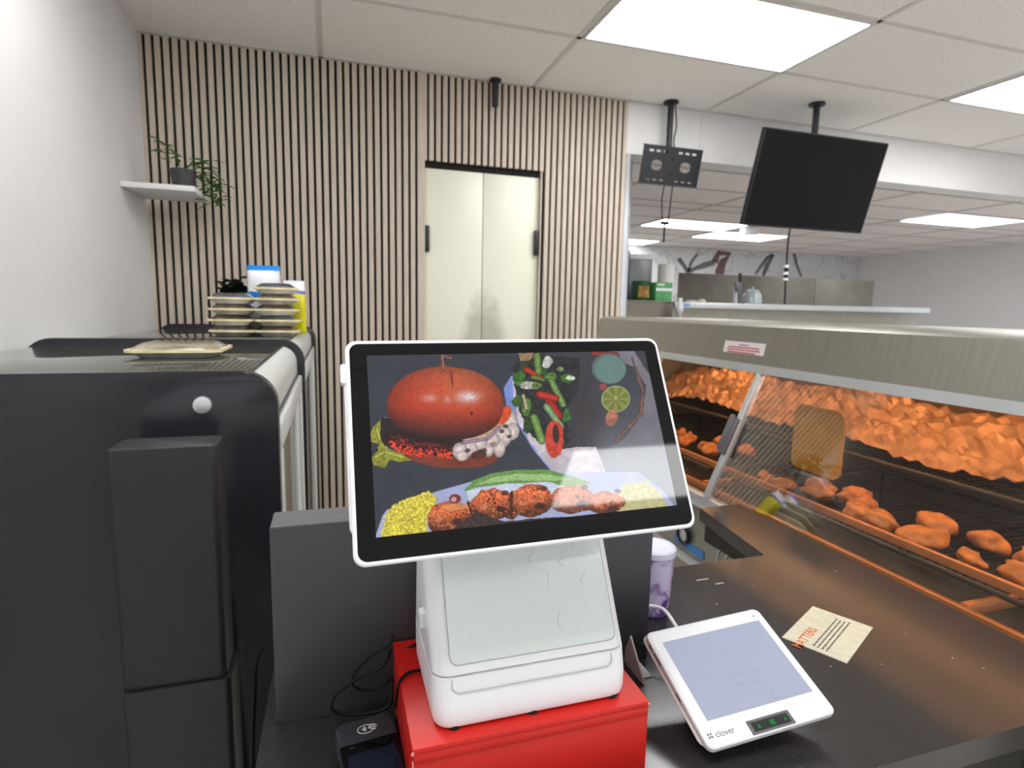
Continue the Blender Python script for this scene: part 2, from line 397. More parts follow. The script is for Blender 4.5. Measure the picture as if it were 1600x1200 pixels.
# ================================================================== CEILING HARDWARE
t = thing('television_mount', 'black ceiling pole mount with slotted empty bracket plate', 'television mount', (2.10, 3.42, CEIL))
b = BM(); lathe(b, [(.0, 0), (.048, 0), (.048, -.012), (.03, -.016), (0, -.016)], (2.10, 3.42, CEIL), 20)
obj('ceiling_flange', b, dkmetal, t)
b = BM(); cyl(b, (2.10, 3.42, CEIL-.01), (2.10, 3.42, 2.36), .019, n=16); obj('pole', b, dkmetal, t)
def plate_holes(w, h):
    """rectangular plate with slots: grid approach"""
    b = BM(); 
    cells = []
    slots = []
    for s in (-1, 1):
        for k in range(3):
            slots.append((s*(.055+.05*k)-.017, s*(.055+.05*k)+.017, h/2-.036, h/2-.022, .006))
            slots.append((s*(.055+.05*k)-.015, s*(.055+.05*k)+.015, -h/2+.018, -h/2+.028, .005))
        slots.append((s*.105-.04, s*.105+.04, -.032, .030, .030))
    slots.append((-.008, .008, .034, .046, .005)); slots.append((-.008, .008, -.052, -.036, .005))
    verts = []; edges = []
    def addloop(pts):
        vs = [b.verts.new((p[0], 0, p[1])) for p in pts]
        for i in range(len(vs)): b.edges.new((vs[i], vs[(i+1) % len(vs)]))
    addloop([(-w/2, -h/2), (w/2, -h/2), (w/2, h/2), (-w/2, h/2)])
    for s in slots: addloop(rrect(*s, n=4))
    bmesh.ops.triangle_fill(b, use_beauty=True, use_dissolve=False, edges=b.edges[:])
    r = bmesh.ops.extrude_face_region(b, geom=b.faces[:])
    for v in r['geom']:
        if isinstance(v, bmesh.types.BMVert): v.co.y += .004
    return b
Mp = Matrix.Translation((2.103, 3.385, 2.344)) @ Matrix.Rotation(math.radians(13), 4, 'X') @ Matrix.Rotation(math.radians(0), 4, 'Z')
b = plate_holes(.43, .225)
for v in b.verts: v.co = Mp @ v.co
pl = obj('bracket_plate', b, dkmetal, t, smooth=False)
b = BM(); box(b, -.215, .215, -.0, .018, .1125, .1165, M=Mp); box(b, -.215, .215, 0, .018, -.1165, -.1125, M=Mp); box(b, -.03, .03, .006, .05, -.05, .06, M=Mp, bev=.004)
obj('bracket_flange', b, dkmetal, t)
b = BM(); tube(b, [(2.125, 3.41, 2.73), (2.135, 3.40, 2.6), (2.128, 3.41, 2.5), (2.15, 3.40, 2.36), (2.14, 3.42, 2.2), (2.135, 3.43, 2.05), (2.125, 3.43, 2.0)], .004)
tube(b, [(2.09, 3.41, 2.3), (2.07, 3.42, 2.15), (2.085, 3.43, 2.02)], .004); box(b, 2.075, 2.135, 3.42, 3.44, 1.985, 2.005, bev=.003)
tube(b, [(2.105, 3.43, 1.99), (2.105, 3.43, 1.87)], .006)
obj('hanging_cable', b, cable_m, t)
b = BM(); lathe(b, [(0, 0), (.034, 0), (.034, -.012), (.02, -.016), (.018, -.15), (.012, -.155), (0, -.155)], (.945, 3.46, CEIL), 18)
tag(obj('ceiling_stub', b, dkmetal), 'short black capped pipe hanging from ceiling above the cream door', 'ceiling fitting')
# television, tilted forward
tv = thing('television', 'large black television hung tilted from the ceiling at right', 'television', (2.98, 3.08, 1.97))
Mt = Matrix.Translation((2.494, 3.0, 2.522)) @ Matrix.Rotation(math.radians(15.2), 4, 'X')
b = BM(); slab(b, rrect(0, .97, -.573, 0, .006), 0.003, .035, 'y', M=Mt, bev=.003); box(b, .2, .77, .035, .07, -.45, -.12, M=Mt, bev=.01)
obj('housing', b, blackpl, tv)
b = BM(); box(b, .008, .962, .0, .004, -.562, -.008, M=Mt); obj('screen', b, mat('dark television screen', rgb(8, 8, 11), .12, spec=.18, var=.3, scale=4), tv)
b = BM(); cyl(b, (2.98, 3.13, 2.3), (2.98, 3.13, CEIL), .02); box(b, 2.90, 3.06, 3.09, 3.16, 2.2, 2.4, bev=.01); lathe(b, [(0, 0), (.05, 0), (.05, -.012), (0, -.012)], (2.98, 3.13, CEIL), 20)
obj('ceiling_mount', b, dkmetal, tv)
b = BM(); tube(b, [(2.93, 3.2, 2.05), (2.905, 3.2, 1.93), (2.905, 3.2, 1.75), (2.915, 3.2, 1.48)], .0055)
for z in (1.70, 1.655): box(b, 2.893, 2.919, 3.19, 3.21, z, z+.02, bev=.003)
hc = obj('power_cord', b, cable_m, tv)
for z in (1.725, 1.678, 1.64):
    b = BM(); cyl(b, (2.906, 3.2, z), (2.906, 3.2, z+.016), .015); obj('connector', b, white_m, hc, label='pale plug collar')

# ================================================================== FRIDGES
def lump(prof): return prof
def fridge(y0, y1, label):
    x0, x1, zt, R = -.86, -.10, 1.295, .066
    t = thing('display_refrigerator', label, 'refrigerator', ((x0+x1)/2, (y0+y1)/2, 0))
    def prof(inset, zb):
        pts = [(x0+inset, zb), (x1-inset, zb)]
        for i in range(9):
            a = math.radians(90*i/8); pts.append((x1-R+(R-inset)*math.cos(a), zt-R+(R-inset)*math.sin(a)))
        for i in range(9):
            a = math.radians(90+90*i/8); pts.append((x0+R+(R-inset)*math.cos(a), zt-R+(R-inset)*math.sin(a)))
        return pts
    for yy in (y0, y1-.032):
        b = BM(); slab(b, prof(0 if yy == y0 else -.010, 0.02), yy, yy+.032, 'y', bev=.003); e = obj('end_panel', b, frblack, t)
        if yy == y0 and y0 < 1.5:
            b = BM(); lathe(b, [(0, 0), (.016, 0), (.015, .007), (.008, .010), (0, .010)], (0, 0, 0), 20, M=Matrix.Translation((-.226, yy-.001, 1.235)) @ Matrix.Rotation(PI/2, 4, 'X'))
            obj('lock', b, alu_m, e, label='round silver key lock')
    b = BM(); slab(b, [(x, z) for x, z in prof(.014, .02)], y0+.035, y1-.035, 'y'); obj('cabinet', b, silver_m, t)
    bobj('top_glass', dkglass, (x0+R-.01, x1-R+.006, y0+.036, y1-.036, zt-.0152, zt-.0105), t, bev=.001)
    b = BM(); box(b, x1-R+.006, x1-R+.012, y0+.036, y1-.036, zt-.015, zt-.0115); obj('top_seam', b, blackpl, t)
    ys = [y0+.045, (y0+y1)/2, y1-.045]
    for k in range(1):
        a, c_ = y0+.04, y1-.04
        b = BM(); xf = x1-.013
        # door: frame bars around a window
        box(b, xf, xf+.014, a, c_, 1.13, 1.185, bev=.004); box(b, xf, xf+.014, a, a+.05, .12, 1.13, bev=.004)
        box(b, xf, xf+.014, c_-.34, c_-.20, .12, 1.13, bev=.004); box(b, xf, xf+.014, c_-.09, c_, .12, 1.13, bev=.004); box(b, xf, xf+.014, a+.05, c_-.09, .12, .2, bev=.004)
        d = obj('door', b, silver_m, t)
        bobj('door_window', dkglass, (xf-.001, xf+.006, a+.05, c_-.34, .2, 1.13), d)
        bobj('handle_recess', clip_m, (xf-.001, xf+.004, c_-.20, c_-.09, .2, 1.13), d)
        b = BM(); box(b, xf+.0005, xf+.003, a, c_, 1.187, 1.193)
        obj('seam', b, blackpl, t)
    bobj('kick_plate', blackpl, (x0+.02, x1-.02, y0+.04, y1-.04, 0, .03), t)
    return t
fridge(1.145, 2.06, 'silver and gloss black refrigerator nearest the counter')
fridge(2.065, 3.44, 'silver and gloss black refrigerator carrying the stacked food boxes, by the slat wall')
# upright black post in front of the near fridge (left frame edge)
b = BM(); slab(b, rrect(-.33, -.172, .98, 1.07, .012), 0.0, .80, 'z'); slab(b, rrect(-.33, -.178, .985, 1.065, .012), .80, 1.195, 'z', bev=.004)
tag(obj('black_upright', b, mat('matt black cabinet', rgb(24, 24, 26), .5, var=.1, scale=20)), 'tall matt black upright box in front of the near refrigerator', 'upright cabinet')
# stacked clear food boxes on the far fridge
clear = glass('clear box plastic', (.96, .95, .93, 1), .12, 1.0, .30)
rim_m = mat('box rim', rgb(238, 222, 178), .3, var=.2, scale=30)
def food_box(x, y, z, w, d, h, col, fill):
    t = thing('food_container', '', 'food container', (x, y, z), 'clear lidded food boxes stacked on the far refrigerator')
    b = BM()
    loft(b, [[(px, py, z+dz) for px, py in rrect(x-w/2+i, x+w/2-i, y-d/2+i, y+d/2-i, .03, 4)] for dz, i in ((0, .022), (h*.45, .004))], True)
    obj('tray', b, col, t)
    b = BM(); slab(b, rrect(x-w/2-.004, x+w/2+.004, y-d/2-.004, y+d/2+.004, .03, 4), z+h*.40, z+h*.58, 'z'); obj('rim', b, rim_m, t)
    b = BM()
    loft(b, [[(px, py, z+dz) for px, py in rrect(x-w/2+i, x+w/2-i, y-d/2+i, y+d/2-i, .03, 4)] for dz, i in ((h*.55, .003), (h*.9, .022), (h*.985, .03))], True)
    obj('lid', b, clear, t)
    b = BM()
    for k in range(9): blob(b, (x+rnd.uniform(-w*.33, w*.33), y+rnd.uniform(-d*.35, d*.3), z+h*.56), (w*.15, d*.14, h*.3), rnd.random(), sub=1)
    obj('contents', b, fill, t)['kind'] = 'stuff'
    return t
cont1 = mat('silver tray foil', rgb(215, 213, 210), .3, metal=.1, var=.2, scale=25)
tray2 = mat('grey tray', rgb(186, 180, 172), .3, metal=.0, var=.35, scale=22)
fills = [mat('pastry', rgb(200, 150, 70), .6, var=.3, scale=30), mat('blue wrapped sweets', rgb(90, 130, 190), .4, var=.3, scale=18), mat('cream pastry', rgb(225, 215, 190), .5, var=.25, scale=25)]
LZ = 1.286
names = ['bottom', 'second', 'third', 'fourth', 'fifth']
for k in range(5):
    h = .043
    t = food_box(-.215+rnd.uniform(-.004, .004), 2.62, LZ+k*.0432, .165, .20, h, (cont1, tray2)[k % 2], fills[k % 3]); t['label'] = 'clear lidded food box, %s layer of the right-hand stack on the far refrigerator' % names[k]
for k in range(4):
    t = food_box(-.385+rnd.uniform(-.004, .004), 2.62, LZ+k*.0432, .165, .20, .043, (tray2, cont1)[k % 2], fills[(k+1) % 3]); t['label'] = 'clear lidded food box, %s layer of the left-hand stack on the far refrigerator' % names[k]
for k in range(2):
    t = food_box(-.36, 1.62, LZ-.0008, .2, .2, .036, cont1, fills[2]) if k == 0 else None
    if t: t['label'] = 'single clear food box lying on the near refrigerator'; t['group'] = ''; del t['group']
# bags
def pouch(name, x0, x1, y0, y1, z0, z1, mats, bands, label, cat, seed):
    """upright soft pouch; bands = [(z_from, z_to, material index)]"""
    b = BM(); rr = random.Random(seed); nz = 16; nx = 12
    rings = []
    for j in range(nz+1):
        t = j/nz; z = z0+(z1-z0)*t
        dd = (1-abs(2*t-.9)**3*.75); dd = max(dd, .12 if t > .5 else .5)
        ring = []
        for i in range(2*nx):
            a = 2*PI*i/(2*nx); cx = (x0+x1)/2; cy = (y0+y1)/2
            ca, sa = math.cos(a), math.sin(a)
            ex = math.copysign(abs(ca)**.5, ca); ey = math.copysign(abs(sa)**.8, sa)
            ring.append((cx+ex*(x1-x0)/2*(1-.05*t)+rr.uniform(-.002, .002), cy+ey*(y1-y0)/2*dd+rr.uniform(-.003, .003), z+rr.uniform(-.0015, .0015)))
        rings.append(ring)
    loft(b, rings)
    b.faces.ensure_lookup_table()
    for f in b.faces:
        t = (f.calc_center_median().z-z0)/(z1-z0)
        for a, c_, mi in bands:
            if a <= t <= c_: f.material_index = mi
    o = obj(name, b, mats, smooth=True); tag(o, label, cat); return o
wbag = mat('white film', rgb(228, 230, 238), .35, var=.06, scale=12); bbag = mat('blue film', rgb(20, 130, 215), .35, var=.15, scale=14)
ybag = mat('yellow film', rgb(226, 222, 10), .4, var=.15, scale=14); nbag = mat('purple print', rgb(110, 110, 200), .4, var=.5, scale=25)
pouch('milk_pouch', -.355, -.214, 2.76, 2.86, LZ+.115, 1.585, [wbag, bbag], [(.86, 1, 1), (.16, .36, 1)], 'white and blue pouch standing behind the stacked food boxes', 'pouch', 3)
tag(bobj('carton', wbag, (-.350, -.220, 2.755, 2.865, LZ, LZ+.114), bev=.004), 'white carton supporting the blue and white pouch', 'carton')
pouch('snack_pouch', -.207, -.112, 2.76, 2.84, LZ, 1.522, [wbag, ybag, nbag], [(0, .74, 1), (.74, .82, 2), (.82, 1, 0)], 'yellow pouch with white top right of the food boxes', 'pouch', 5)
# plants at the left edge
leaf_m = mat('leaf green', rgb(70, 110, 50), .5, var=.35, scale=20); leafd = mat('dark leaf', rgb(36, 56, 40), .5, var=.4, scale=18)
def leaf(b, p, d, L, w):
    p = Vector(p); d = Vector(d).normalized(); s = d.cross(Vector((.1, .3, 1))).normalized(); n = d.cross(s)
    pts = []
    prev = None
    for i in range(6):
        t = i/5; c_ = p+d*L*t-Vector((0, 0, 1))*L*.35*t*t; ww = w*math.sin(PI*min(.97, t*.9+.06))
        q = (b.verts.new(c_-s*ww/2+n*.002), b.verts.new(c_), b.verts.new(c_+s*ww/2+n*.002))
        if prev:
            for a in (0, 1): b.faces.new((prev[a], prev[a+1], q[a+1], q[a]))
        prev = q
def plant(name, base, pot_r, pot_h, spots, lm, label, hang=None, n=60, L=.08, w=.02):
    t = thing(name, label, 'plant', base)
    b = BM(); lathe(b, [(0, 0), (pot_r*.75, 0), (pot_r, pot_h), (pot_r*.88, pot_h), (pot_r*.85, pot_h-.02), (0, pot_h-.02)], base, 24)
    obj('pot', b, mat('pot '+name, rgb(60, 60, 62), .5), t)
    b = BM(); rr = random.Random(11)
    for sp in spots:
        st = Vector(sp); p0 = Vector((base[0], base[1], base[2]+pot_h-.02))
        tube(b, [p0, (p0+st)/2+Vector((0, 0, .05)), st], .003, n=5, k=4)
        for i in range(n//len(spots)):
            a = rr.uniform(0, 2*PI); q = p0.lerp(st, rr.uniform(.45, 1))+Vector((rr.uniform(-.02, .02), rr.uniform(-.02, .02), rr.uniform(-.02, .03)))
            leaf(b, q, (math.cos(a), math.sin(a)*.7, rr.uniform(-.3, .9)), L*rr.uniform(.6, 1.1), w)
    fo = obj('foliage', b, lm, t); 
    return t
plant('potted_plant', (-.43, 2.95, LZ), .055, .09, [(-.45, 2.95, 1.50), (-.41, 2.93, 1.52), (-.40, 2.97, 1.46), (-.47, 2.95, 1.46), (-.385, 2.92, 1.48)], leafd, 'dark leafy potted plant left of the blue and white pouch', n=170, L=.06, w=.035)
# shelf with trailing plant
tag(bobj('wall_shelf', wall_m, (XL, -.60, 3.1, 3.42, 1.93, 1.955), bev=.003), 'white wall shelf at the left holding the trailing plant', 'shelf')
plant('trailing_plant', (-.68, 3.27, 1.955), .06, .10, [(-.50, 3.28, 2.02), (-.52, 3.27, 1.96), (-.56, 3.25, 2.09), (-.53, 3.3, 1.90), (-.75, 3.2, 2.15)], leaf_m, 'bright green leaves of a plant high against the left slats', n=90, L=.075, w=.014)

# ================================================================== COUNTER
CT = .84
ct = thing('counter', 'black laminate service counter carrying the terminals and red box', 'counter', (.5, .8, 0))
b = BM(); pts = [(-.105, .50), (1.175, .50), (1.175, 1.41), (1.035, 1.41), (.985, 1.08), (-.10, 1.08)]
slab(b, pts, CT-.038, CT, 'z'); obj('worktop', b, count_m, ct)
b = BM(); box(b, -.07, .97, .53, .555, 0, CT-.038); box(b, -.07, -.045, .53, 1.05, 0, CT-.038); box(b, .97, 1.0, .53, 1.06, 0, CT-.038)
box(b, 1.05, 1.17, 1.06, 1.40, CT-.10, CT-.038)
obj('cabinet', b, mat('black cabinet', rgb(26, 26, 27), .3, var=.1, scale=10), ct)
b = BM()
rr = random.Random(5)
for _ in range(16):
    x, y = rr.uniform(.1, 1.1), rr.uniform(.6, 1.02)
    blob(b, (x, y, CT+.0005), (rr.uniform(.0008, .002), rr.uniform(.0008, .002), .0006), rr.random(), sub=1)
for x, y, L, a in ((.76, 1.01, .03, -.6), (.785, .985, .02, -.5)): box(b, x-L/2, x+L/2, y-.002, y+.002, CT, CT+.0004)
obj('crumb', b, mat('crumbs', rgb(170, 160, 150), .7), ct)['kind'] = 'stuff'
# divider board
b = BM(); box(b, -.085, .494, .79, .852, CT, 1.123, bev=.0015)
bd = obj('divider_board', b, board_m); tag(bd, 'thick charcoal board standing upright behind the red box', 'board')
bobj('top_edge', boardedge_m, (-.0835, .4925, .7915, .8505, 1.1215, 1.1242), bd, label='lighter top edge')  # top edge given a lighter grey than the board faces

# ================================================================== RED BOX
RB = thing('red_box', 'red cardboard box under the white touchscreen stand', 'box', (.22, .68, CT))
b = BM(); box(b, .0745, .3655, .5745, .7845, CT, .937, bev=.001); obj('body', b, red_m, RB)
b = BM(); box(b, .074, .366, .573, .786, .932, .9395, bev=.0012); box(b, .076, .364, .5733, .5746, .921, .9325, bev=.0004)
obj('lid', b, red_m, RB)
wcm = mat('worn card', rgb(222, 150, 140), .7)
b = BM(); cyl(b, (.0745, .5735, .925), (.0745, .5735, .84), .0009, n=6); obj('worn_edge', b, wcm, RB, label='pale scuffed upright edge')
b = BM(); blob(b, (.0745, .5735, .934), (.0022, .0018, .003), 3, sub=1); obj('worn_corner', b, wcm, RB, label='pale scuffed corner')
b = BM(); blob(b, (.3652, .5735, .936), (.002, .0018, .0022), 4, sub=1); obj('worn_corner', b, wcm, RB, label='pale scuffed corner')
BT = .9395

# ================================================================== TOUCHSCREEN TERMINAL
TM = thing('point_of_sale_terminal', 'white touchscreen terminal showing burger picture, standing on the red box', 'touchscreen terminal', (.22, .67, BT))
w = Vector((-.46264233, -.01174252, -.00361547))
MM = Matrix.Translation((.20259, .589235, 1.278241)) @ Matrix.Rotation(w.length, 4, w.normalized())
HW, HH = .189, .117
b = BM()
def rr_ring(i, y, r): return [(x, y, z) for x, z in rrect(-HW+i, HW-i, -HH+i, HH-i, r, 8)]
loft(b, [rr_ring(.0016, .0002, .011), rr_ring(0, .0022, .012), rr_ring(0, .010, .012), rr_ring(.0025, .0135, .011), rr_ring(.02, .020, .012), rr_ring(.05, .0235, .02)], True, MM)
obj('housing', b, white_m, TM)
b = BM(); loft(b, [rr_ring(.0046, -.0004, .0095), rr_ring(.0042, .0, .0095), rr_ring(.0042, .0015, .0095)], True, MM); bez = obj('front_glass', b, blackgl, TM)
b = BM(); loft(b, [[(x, y, z) for x, z in rrect(-.191, .170, -.085, .092, .008, 4)] for y in (.0125, .030)]+[[(x, .036, z) for x, z in rrect(-.182, .160, -.078, .085, .008, 4)]], True, MM)
slab(b, rrect(-.1945, -.186, .072, .094, .003, 3), .010, .021, 'y', M=MM)
obj('rear_cover', b, white_m, TM)
# ---- the picture on the screen: a colour grid, painted with numpy
NX, NY = 640, 352
AX0, AX1, AZ0, AZ1 = -.1670, .1680, -.0908, .0990
def picture():
    u = np.linspace(0, 1, NX)[None, :]; v = np.linspace(0, 1, NY)[:, None]
    # artwork was laid out in image pixel positions; turn (u,v) into those pixels
    d = .16959*u-.05653*v+1
    X = (602.2681*u+4.45745*v+572)/d; Y = (85.51997*u*-1*-1+235.56759*v+556)/d
    rs = np.random.RandomState(4)
    def noise(sc, seed=0, oct=3):
        r = np.random.RandomState(seed); o = np.zeros_like(X); a = 1; tot = 0
        for k in range(oct):
            G_ = r.rand(200, 200); fx = (X/sc*2**k) % 198; fy = (Y/sc*2**k) % 198
            ix = fx.astype(int); iy = fy.astype(int); tx = fx-ix; ty = fy-iy; tx = tx*tx*(3-2*tx); ty = ty*ty*(3-2*ty)
            o += a*((G_[iy, ix]*(1-tx)+G_[iy, ix+1]*tx)*(1-ty)+(G_[iy+1, ix]*(1-tx)+G_[iy+1, ix+1]*tx)*ty); tot += a; a *= .5
        return o/tot
    n1 = noise(9, 1); n2 = noise(4, 2); n3 = noise(22, 3); n4 = noise(2.2, 6, 2)
    I = np.zeros(X.shape+(3,))
    I[:] = (56, 59, 68)
    st = noise(30, 8); I += ((st-.5)*10)[..., None]
    def lay(mask, col, soft=None):
        c_ = np.array(col, float) if not isinstance(col, np.ndarray) else col
        m_ = mask.astype(float)[..., None] if mask.dtype == bool else mask[..., None]
        I[:] = I*(1-m_)+c_*m_
    def sm(e, wd=1.2): return np.clip(.5-e/wd, 0, 1)
    def ell(cx, cy, rx, ry, ang=0, jit=0, jn=None):
        a = math.radians(ang); dx = X-cx; dy = Y-cy
        p = (dx*math.cos(a)+dy*math.sin(a))/rx; q = (-dx*math.sin(a)+dy*math.cos(a))/ry
        r = np.sqrt(p*p+q*q); 
        if jit: r = r+(jn if jn is not None else n1-.5)*jit
        return sm((r-1)*min(rx, ry)), r, p, q
    def poly(pts, jit=0, jn=None):
        xs = X+((n1-.5)*jit if jn is None else (jn-.5)*jit); ys = Y+((n3-.5)*jit)
        ins = np.zeros(X.shape, bool); j = len(pts)-1
        for i in range(len(pts)):
            x1, y1 = pts[i]; x2, y2 = pts[j]
            c_ = ((y1 > ys) != (y2 > ys)) & (xs < (x2-x1)*(ys-y1)/(y2-y1+1e-9)+x1); ins ^= c_; j = i
        return ins
    def seg(p, q, wd, col, jit=2):
        (x1, y1), (x2, y2) = p, q; L = math.hypot(x2-x1, y2-y1); ux, uy = (x2-x1)/L, (y2-y1)/L
        t_ = np.clip((X-x1)*ux+(Y-y1)*uy, 0, L); e = np.hypot(X-x1-t_*ux, Y-y1-t_*uy)+(n1-.5)*jit
        sh = np.clip(1-(e/wd)**2*.5, .3, 1)
        lay(sm(e-wd), np.array(col)[None, None, :]*(sh*(.82+.36*n2))[..., None])
    def tint(base, amt, nn): return np.array(base, float)[None, None, :]*(1-amt+2*amt*nn)[..., None]
    # ---- sandwich plate (right, cut by the frame): white plate rim sweeping round
    pm = poly([(985, 545), (1015, 590), (1040, 660), (1048, 700), (1010, 735), (960, 760), (905, 765), (885, 745), (925, 720), (975, 690), (1003, 650), (1008, 605), (990, 575), (955, 560), (940, 545)], 3)
    lay(pm, tint((118, 114, 124), .12, n3))
    lay(poly([(1040, 545), (1010, 545), (1030, 590), (1046, 640), (1052, 700), (1010, 745), (1062, 800), (1062, 600)]), tint((92, 92, 104), .08, n3)); lay(np.clip((Y-655)/70, 0, 1)*np.clip((X-905-(Y-700)*.2)/45, 0, 1), tint((134, 140, 150), .05, n3))
    gz = np.exp(-(((X-985)/70)**2+((Y-660)/55)**2))*.45; lay(gz, (104, 104, 112))  # reflected ceiling haze painted into the picture as a soft grey patch
    gz = np.exp(-(((X-915)/30)**2+((Y-650)/70)**2))*.5; lay(gz, (62, 50, 48))
    seg((985, 560), (1003, 610), 2.4, (118, 88, 82), 5); seg((1003, 610), (1002, 650), 2.4, (128, 92, 84), 5); seg((1000, 650), (965, 690), 2.4, (130, 96, 88), 5)
    seg((925, 552), (960, 555), 5, (140, 60, 55), 5)
    # wrap paper with salad
    lay(poly([(789, 608), (800, 588), (806, 590), (812, 640), (830, 680), (855, 715), (878, 737), (868, 737), (840, 705), (812, 662), (795, 636)]), tint((120, 140, 205), .12, n3))
    lay(poly([(802, 592), (816, 628), (822, 650), (850, 690), (880, 705), (905, 700), (935, 700), (960, 760), (900, 765), (870, 738), (845, 708), (817, 665), (806, 630)], 3), tint((196, 186, 194), .16, n1))
    lay(poly([(806, 555), (835, 552), (905, 560), (905, 600), (892, 640), (895, 690), (872, 706), (842, 690), (820, 652), (806, 615), (804, 585)], 14), tint((40, 42, 44), .4, n2))
    lay(poly([(808, 553), (832, 553), (828, 566), (812, 566)], 6), tint((150, 120, 90), .3, n2))
    for cx, cy, rx, ry, cc in ((812, 592, 9, 12, (60, 110, 40)), (826, 604, 11, 7, (170, 172, 165)), (816, 628, 12, 9, (58, 88, 40)), (840, 604, 9, 6, (90, 110, 60)),
                               (853, 568, 8, 9, (186, 184, 178)), (886, 592, 10, 7, (70, 120, 40)), (892, 592, 6, 4, (190, 195, 180)), (832, 664, 10, 14, (38, 66, 32)), (888, 650, 6, 12, (60, 110, 50)),
                               (848, 584, 8, 9, (46, 80, 36)), (875, 578, 6, 4, (120, 140, 90)), (826, 640, 7, 16, (78, 120, 48)), (820, 575, 6, 9, (50, 74, 40)), (862, 588, 7, 5, (84, 128, 60))):
        m_, *_ = ell(cx, cy, rx, ry, 0, .9); lay(m_, tint(cc, .45, n2))
    seg((822, 578), (846, 592), 4, (190, 50, 34)); seg((832, 590), (850, 595), 3, (110, 130, 50))
    seg((838, 556), (842, 582), 6, (112, 146, 74)); seg((858, 588), (882, 634), 5, (120, 156, 84)); seg((854, 590), (866, 592), 4, (90, 140, 60))
    seg((845, 618), (870, 624), 6, (190, 52, 36)); seg((860, 630), (876, 652), 7, (180, 44, 34)); seg((856, 636), (880, 668), 5, (128, 170, 112)); seg((838, 654), (852, 690), 6, (120, 160, 80))
    m_, r_, p_, q_ = ell(871, 687, 14, 28, -4, .25); lay(m_, tint((196, 66, 52), .18, n2)); m_, *_ = ell(873, 680, 5, 15, -6); lay(m_, (60, 40, 36))
    seg((820, 620), (826, 640), 3, (190, 170, 140))
    # lime, dip cup, parsley
    m_, *_ = ell(950, 577, 27, 24, 20); lay(m_, (90, 104, 104)); m_, *_ = ell(952, 578, 24, 22, 20); lay(m_, tint((100, 128, 122), .06, n4))
    m_, r_, p_, q_ = ell(962, 625, 22, 21, 0); lay(m_, (150, 160, 110)); m_, r_, p_, q_ = ell(962, 625, 20, 19, 0)
    lay(m_, tint((122, 128, 62), .12, .5+.5*np.cos(8*np.arctan2(q_, p_)))); m_, *_ = ell(962, 623, 3, 3); lay(m_, (160, 165, 110))
    m_, *_ = ell(957, 655, 9, 13, 15, .3); lay(m_, tint((170, 110, 90), .3, n2)); m_, *_ = ell(942, 606, 6, 5); lay(m_, (150, 70, 60))
    # ---- burger
    lay(poly([(594, 668), (608, 654), (624, 656), (614, 672), (608, 690), (618, 704), (640, 711), (658, 722), (636, 723), (622, 720), (614, 733), (600, 729), (590, 718), (602, 707), (603, 695), (590, 692), (588, 679)], 5), tint((140, 142, 50), .4, n2*.5+n4*.5))
    seg((598, 672), (604, 690), 2, (190, 190, 90), 3); seg((600, 716), (614, 708), 2.4, (180, 182, 80), 3); seg((614, 708), (645, 718), 1.6, (190, 188, 84), 3)
    lay(poly([(603, 655), (630, 655), (650, 690), (640, 700), (612, 700), (603, 680)], 5), tint((40, 34, 34), .3, n1))
    m_, *_ = ell(715, 713, 72, 20, 3, .06); lay(m_, tint((120, 56, 40), .15, n3))
    m_, *_ = ell(690, 690, 84, 24, 4, .1); lay(m_, tint((44, 26, 26), .4, n2))
    lay(poly([(616, 688), (640, 690), (660, 700), (700, 704), (716, 705), (718, 718), (690, 718), (660, 716), (632, 708), (618, 700)], 8) & (n4*1.3+n2 > 1.12), tint((206, 64, 40), .4, n4))
    lay(poly([(620, 680), (650, 688), (700, 698), (720, 700), (716, 708), (660, 704), (628, 694)], 8) & (n4 > .56), (110, 36, 30))
    for cx, cy, rx, ry in ((800, 662, 14, 20), (806, 676, 11, 14), (792, 684, 14, 18), (788, 702, 9, 14), (774, 690, 14, 13), (771, 705, 9, 11), (756, 694, 14, 11), (742, 703, 13, 12), (728, 706, 11, 13), (732, 714, 10, 8), (796, 648, 8, 9)):
        m_, r_, p_, q_ = ell(cx, cy, rx, ry, 0, .18); lay(m_, tint((204, 188, 184), .16, n2)*(1.06-.32*np.clip(r_, 0, 1)**2.5)[..., None])
    m_, *_ = ell(757, 713, 12, 6, 0, .5); lay(m_, (88, 46, 36)); m_, *_ = ell(778, 696, 5, 4, 0, .8); lay(m_*.6, (120, 90, 84))
    for cx, cy in ((740, 706), (765, 706), (790, 676), (796, 668), (750, 716), (802, 684)):
        m_, *_ = ell(cx, cy, 4, 3, 0, .7); lay(m_*.8, (60, 44, 40))
    lay(poly([(730, 690), (750, 684), (775, 672), (792, 654), (788, 672), (770, 686), (745, 694)], 2), tint((176, 158, 130), .15, n2)); seg((730, 694), (770, 688), 2.5, (170, 130, 160)); seg((770, 688), (786, 670), 2.5, (168, 130, 160))
    m_, *_ = ell(792, 650, 10, 16, 25, .3); lay(m_, tint((196, 78, 40), .25, n2))
    m_, r_, p_, q_ = ell(701, 633, 90, 56, 4, .02); q_ = np.where(q_ < 0, q_*.95, q_)
    r_ = (np.abs(p_)**2.15+np.abs(q_)**np.where(q_ < 0, 2.0, 2.5))**(1/2.15)+(n1-.5)*.02; m_ = sm((r_-1)*60)
    base = np.zeros(X.shape+(3,)); t_ = np.clip((q_+.9)/1.9, 0, 1)[..., None]
    ca, cb, cc_ = np.array((180, 76, 52.)), np.array((162, 56, 36.)), np.array((60, 32, 34.))
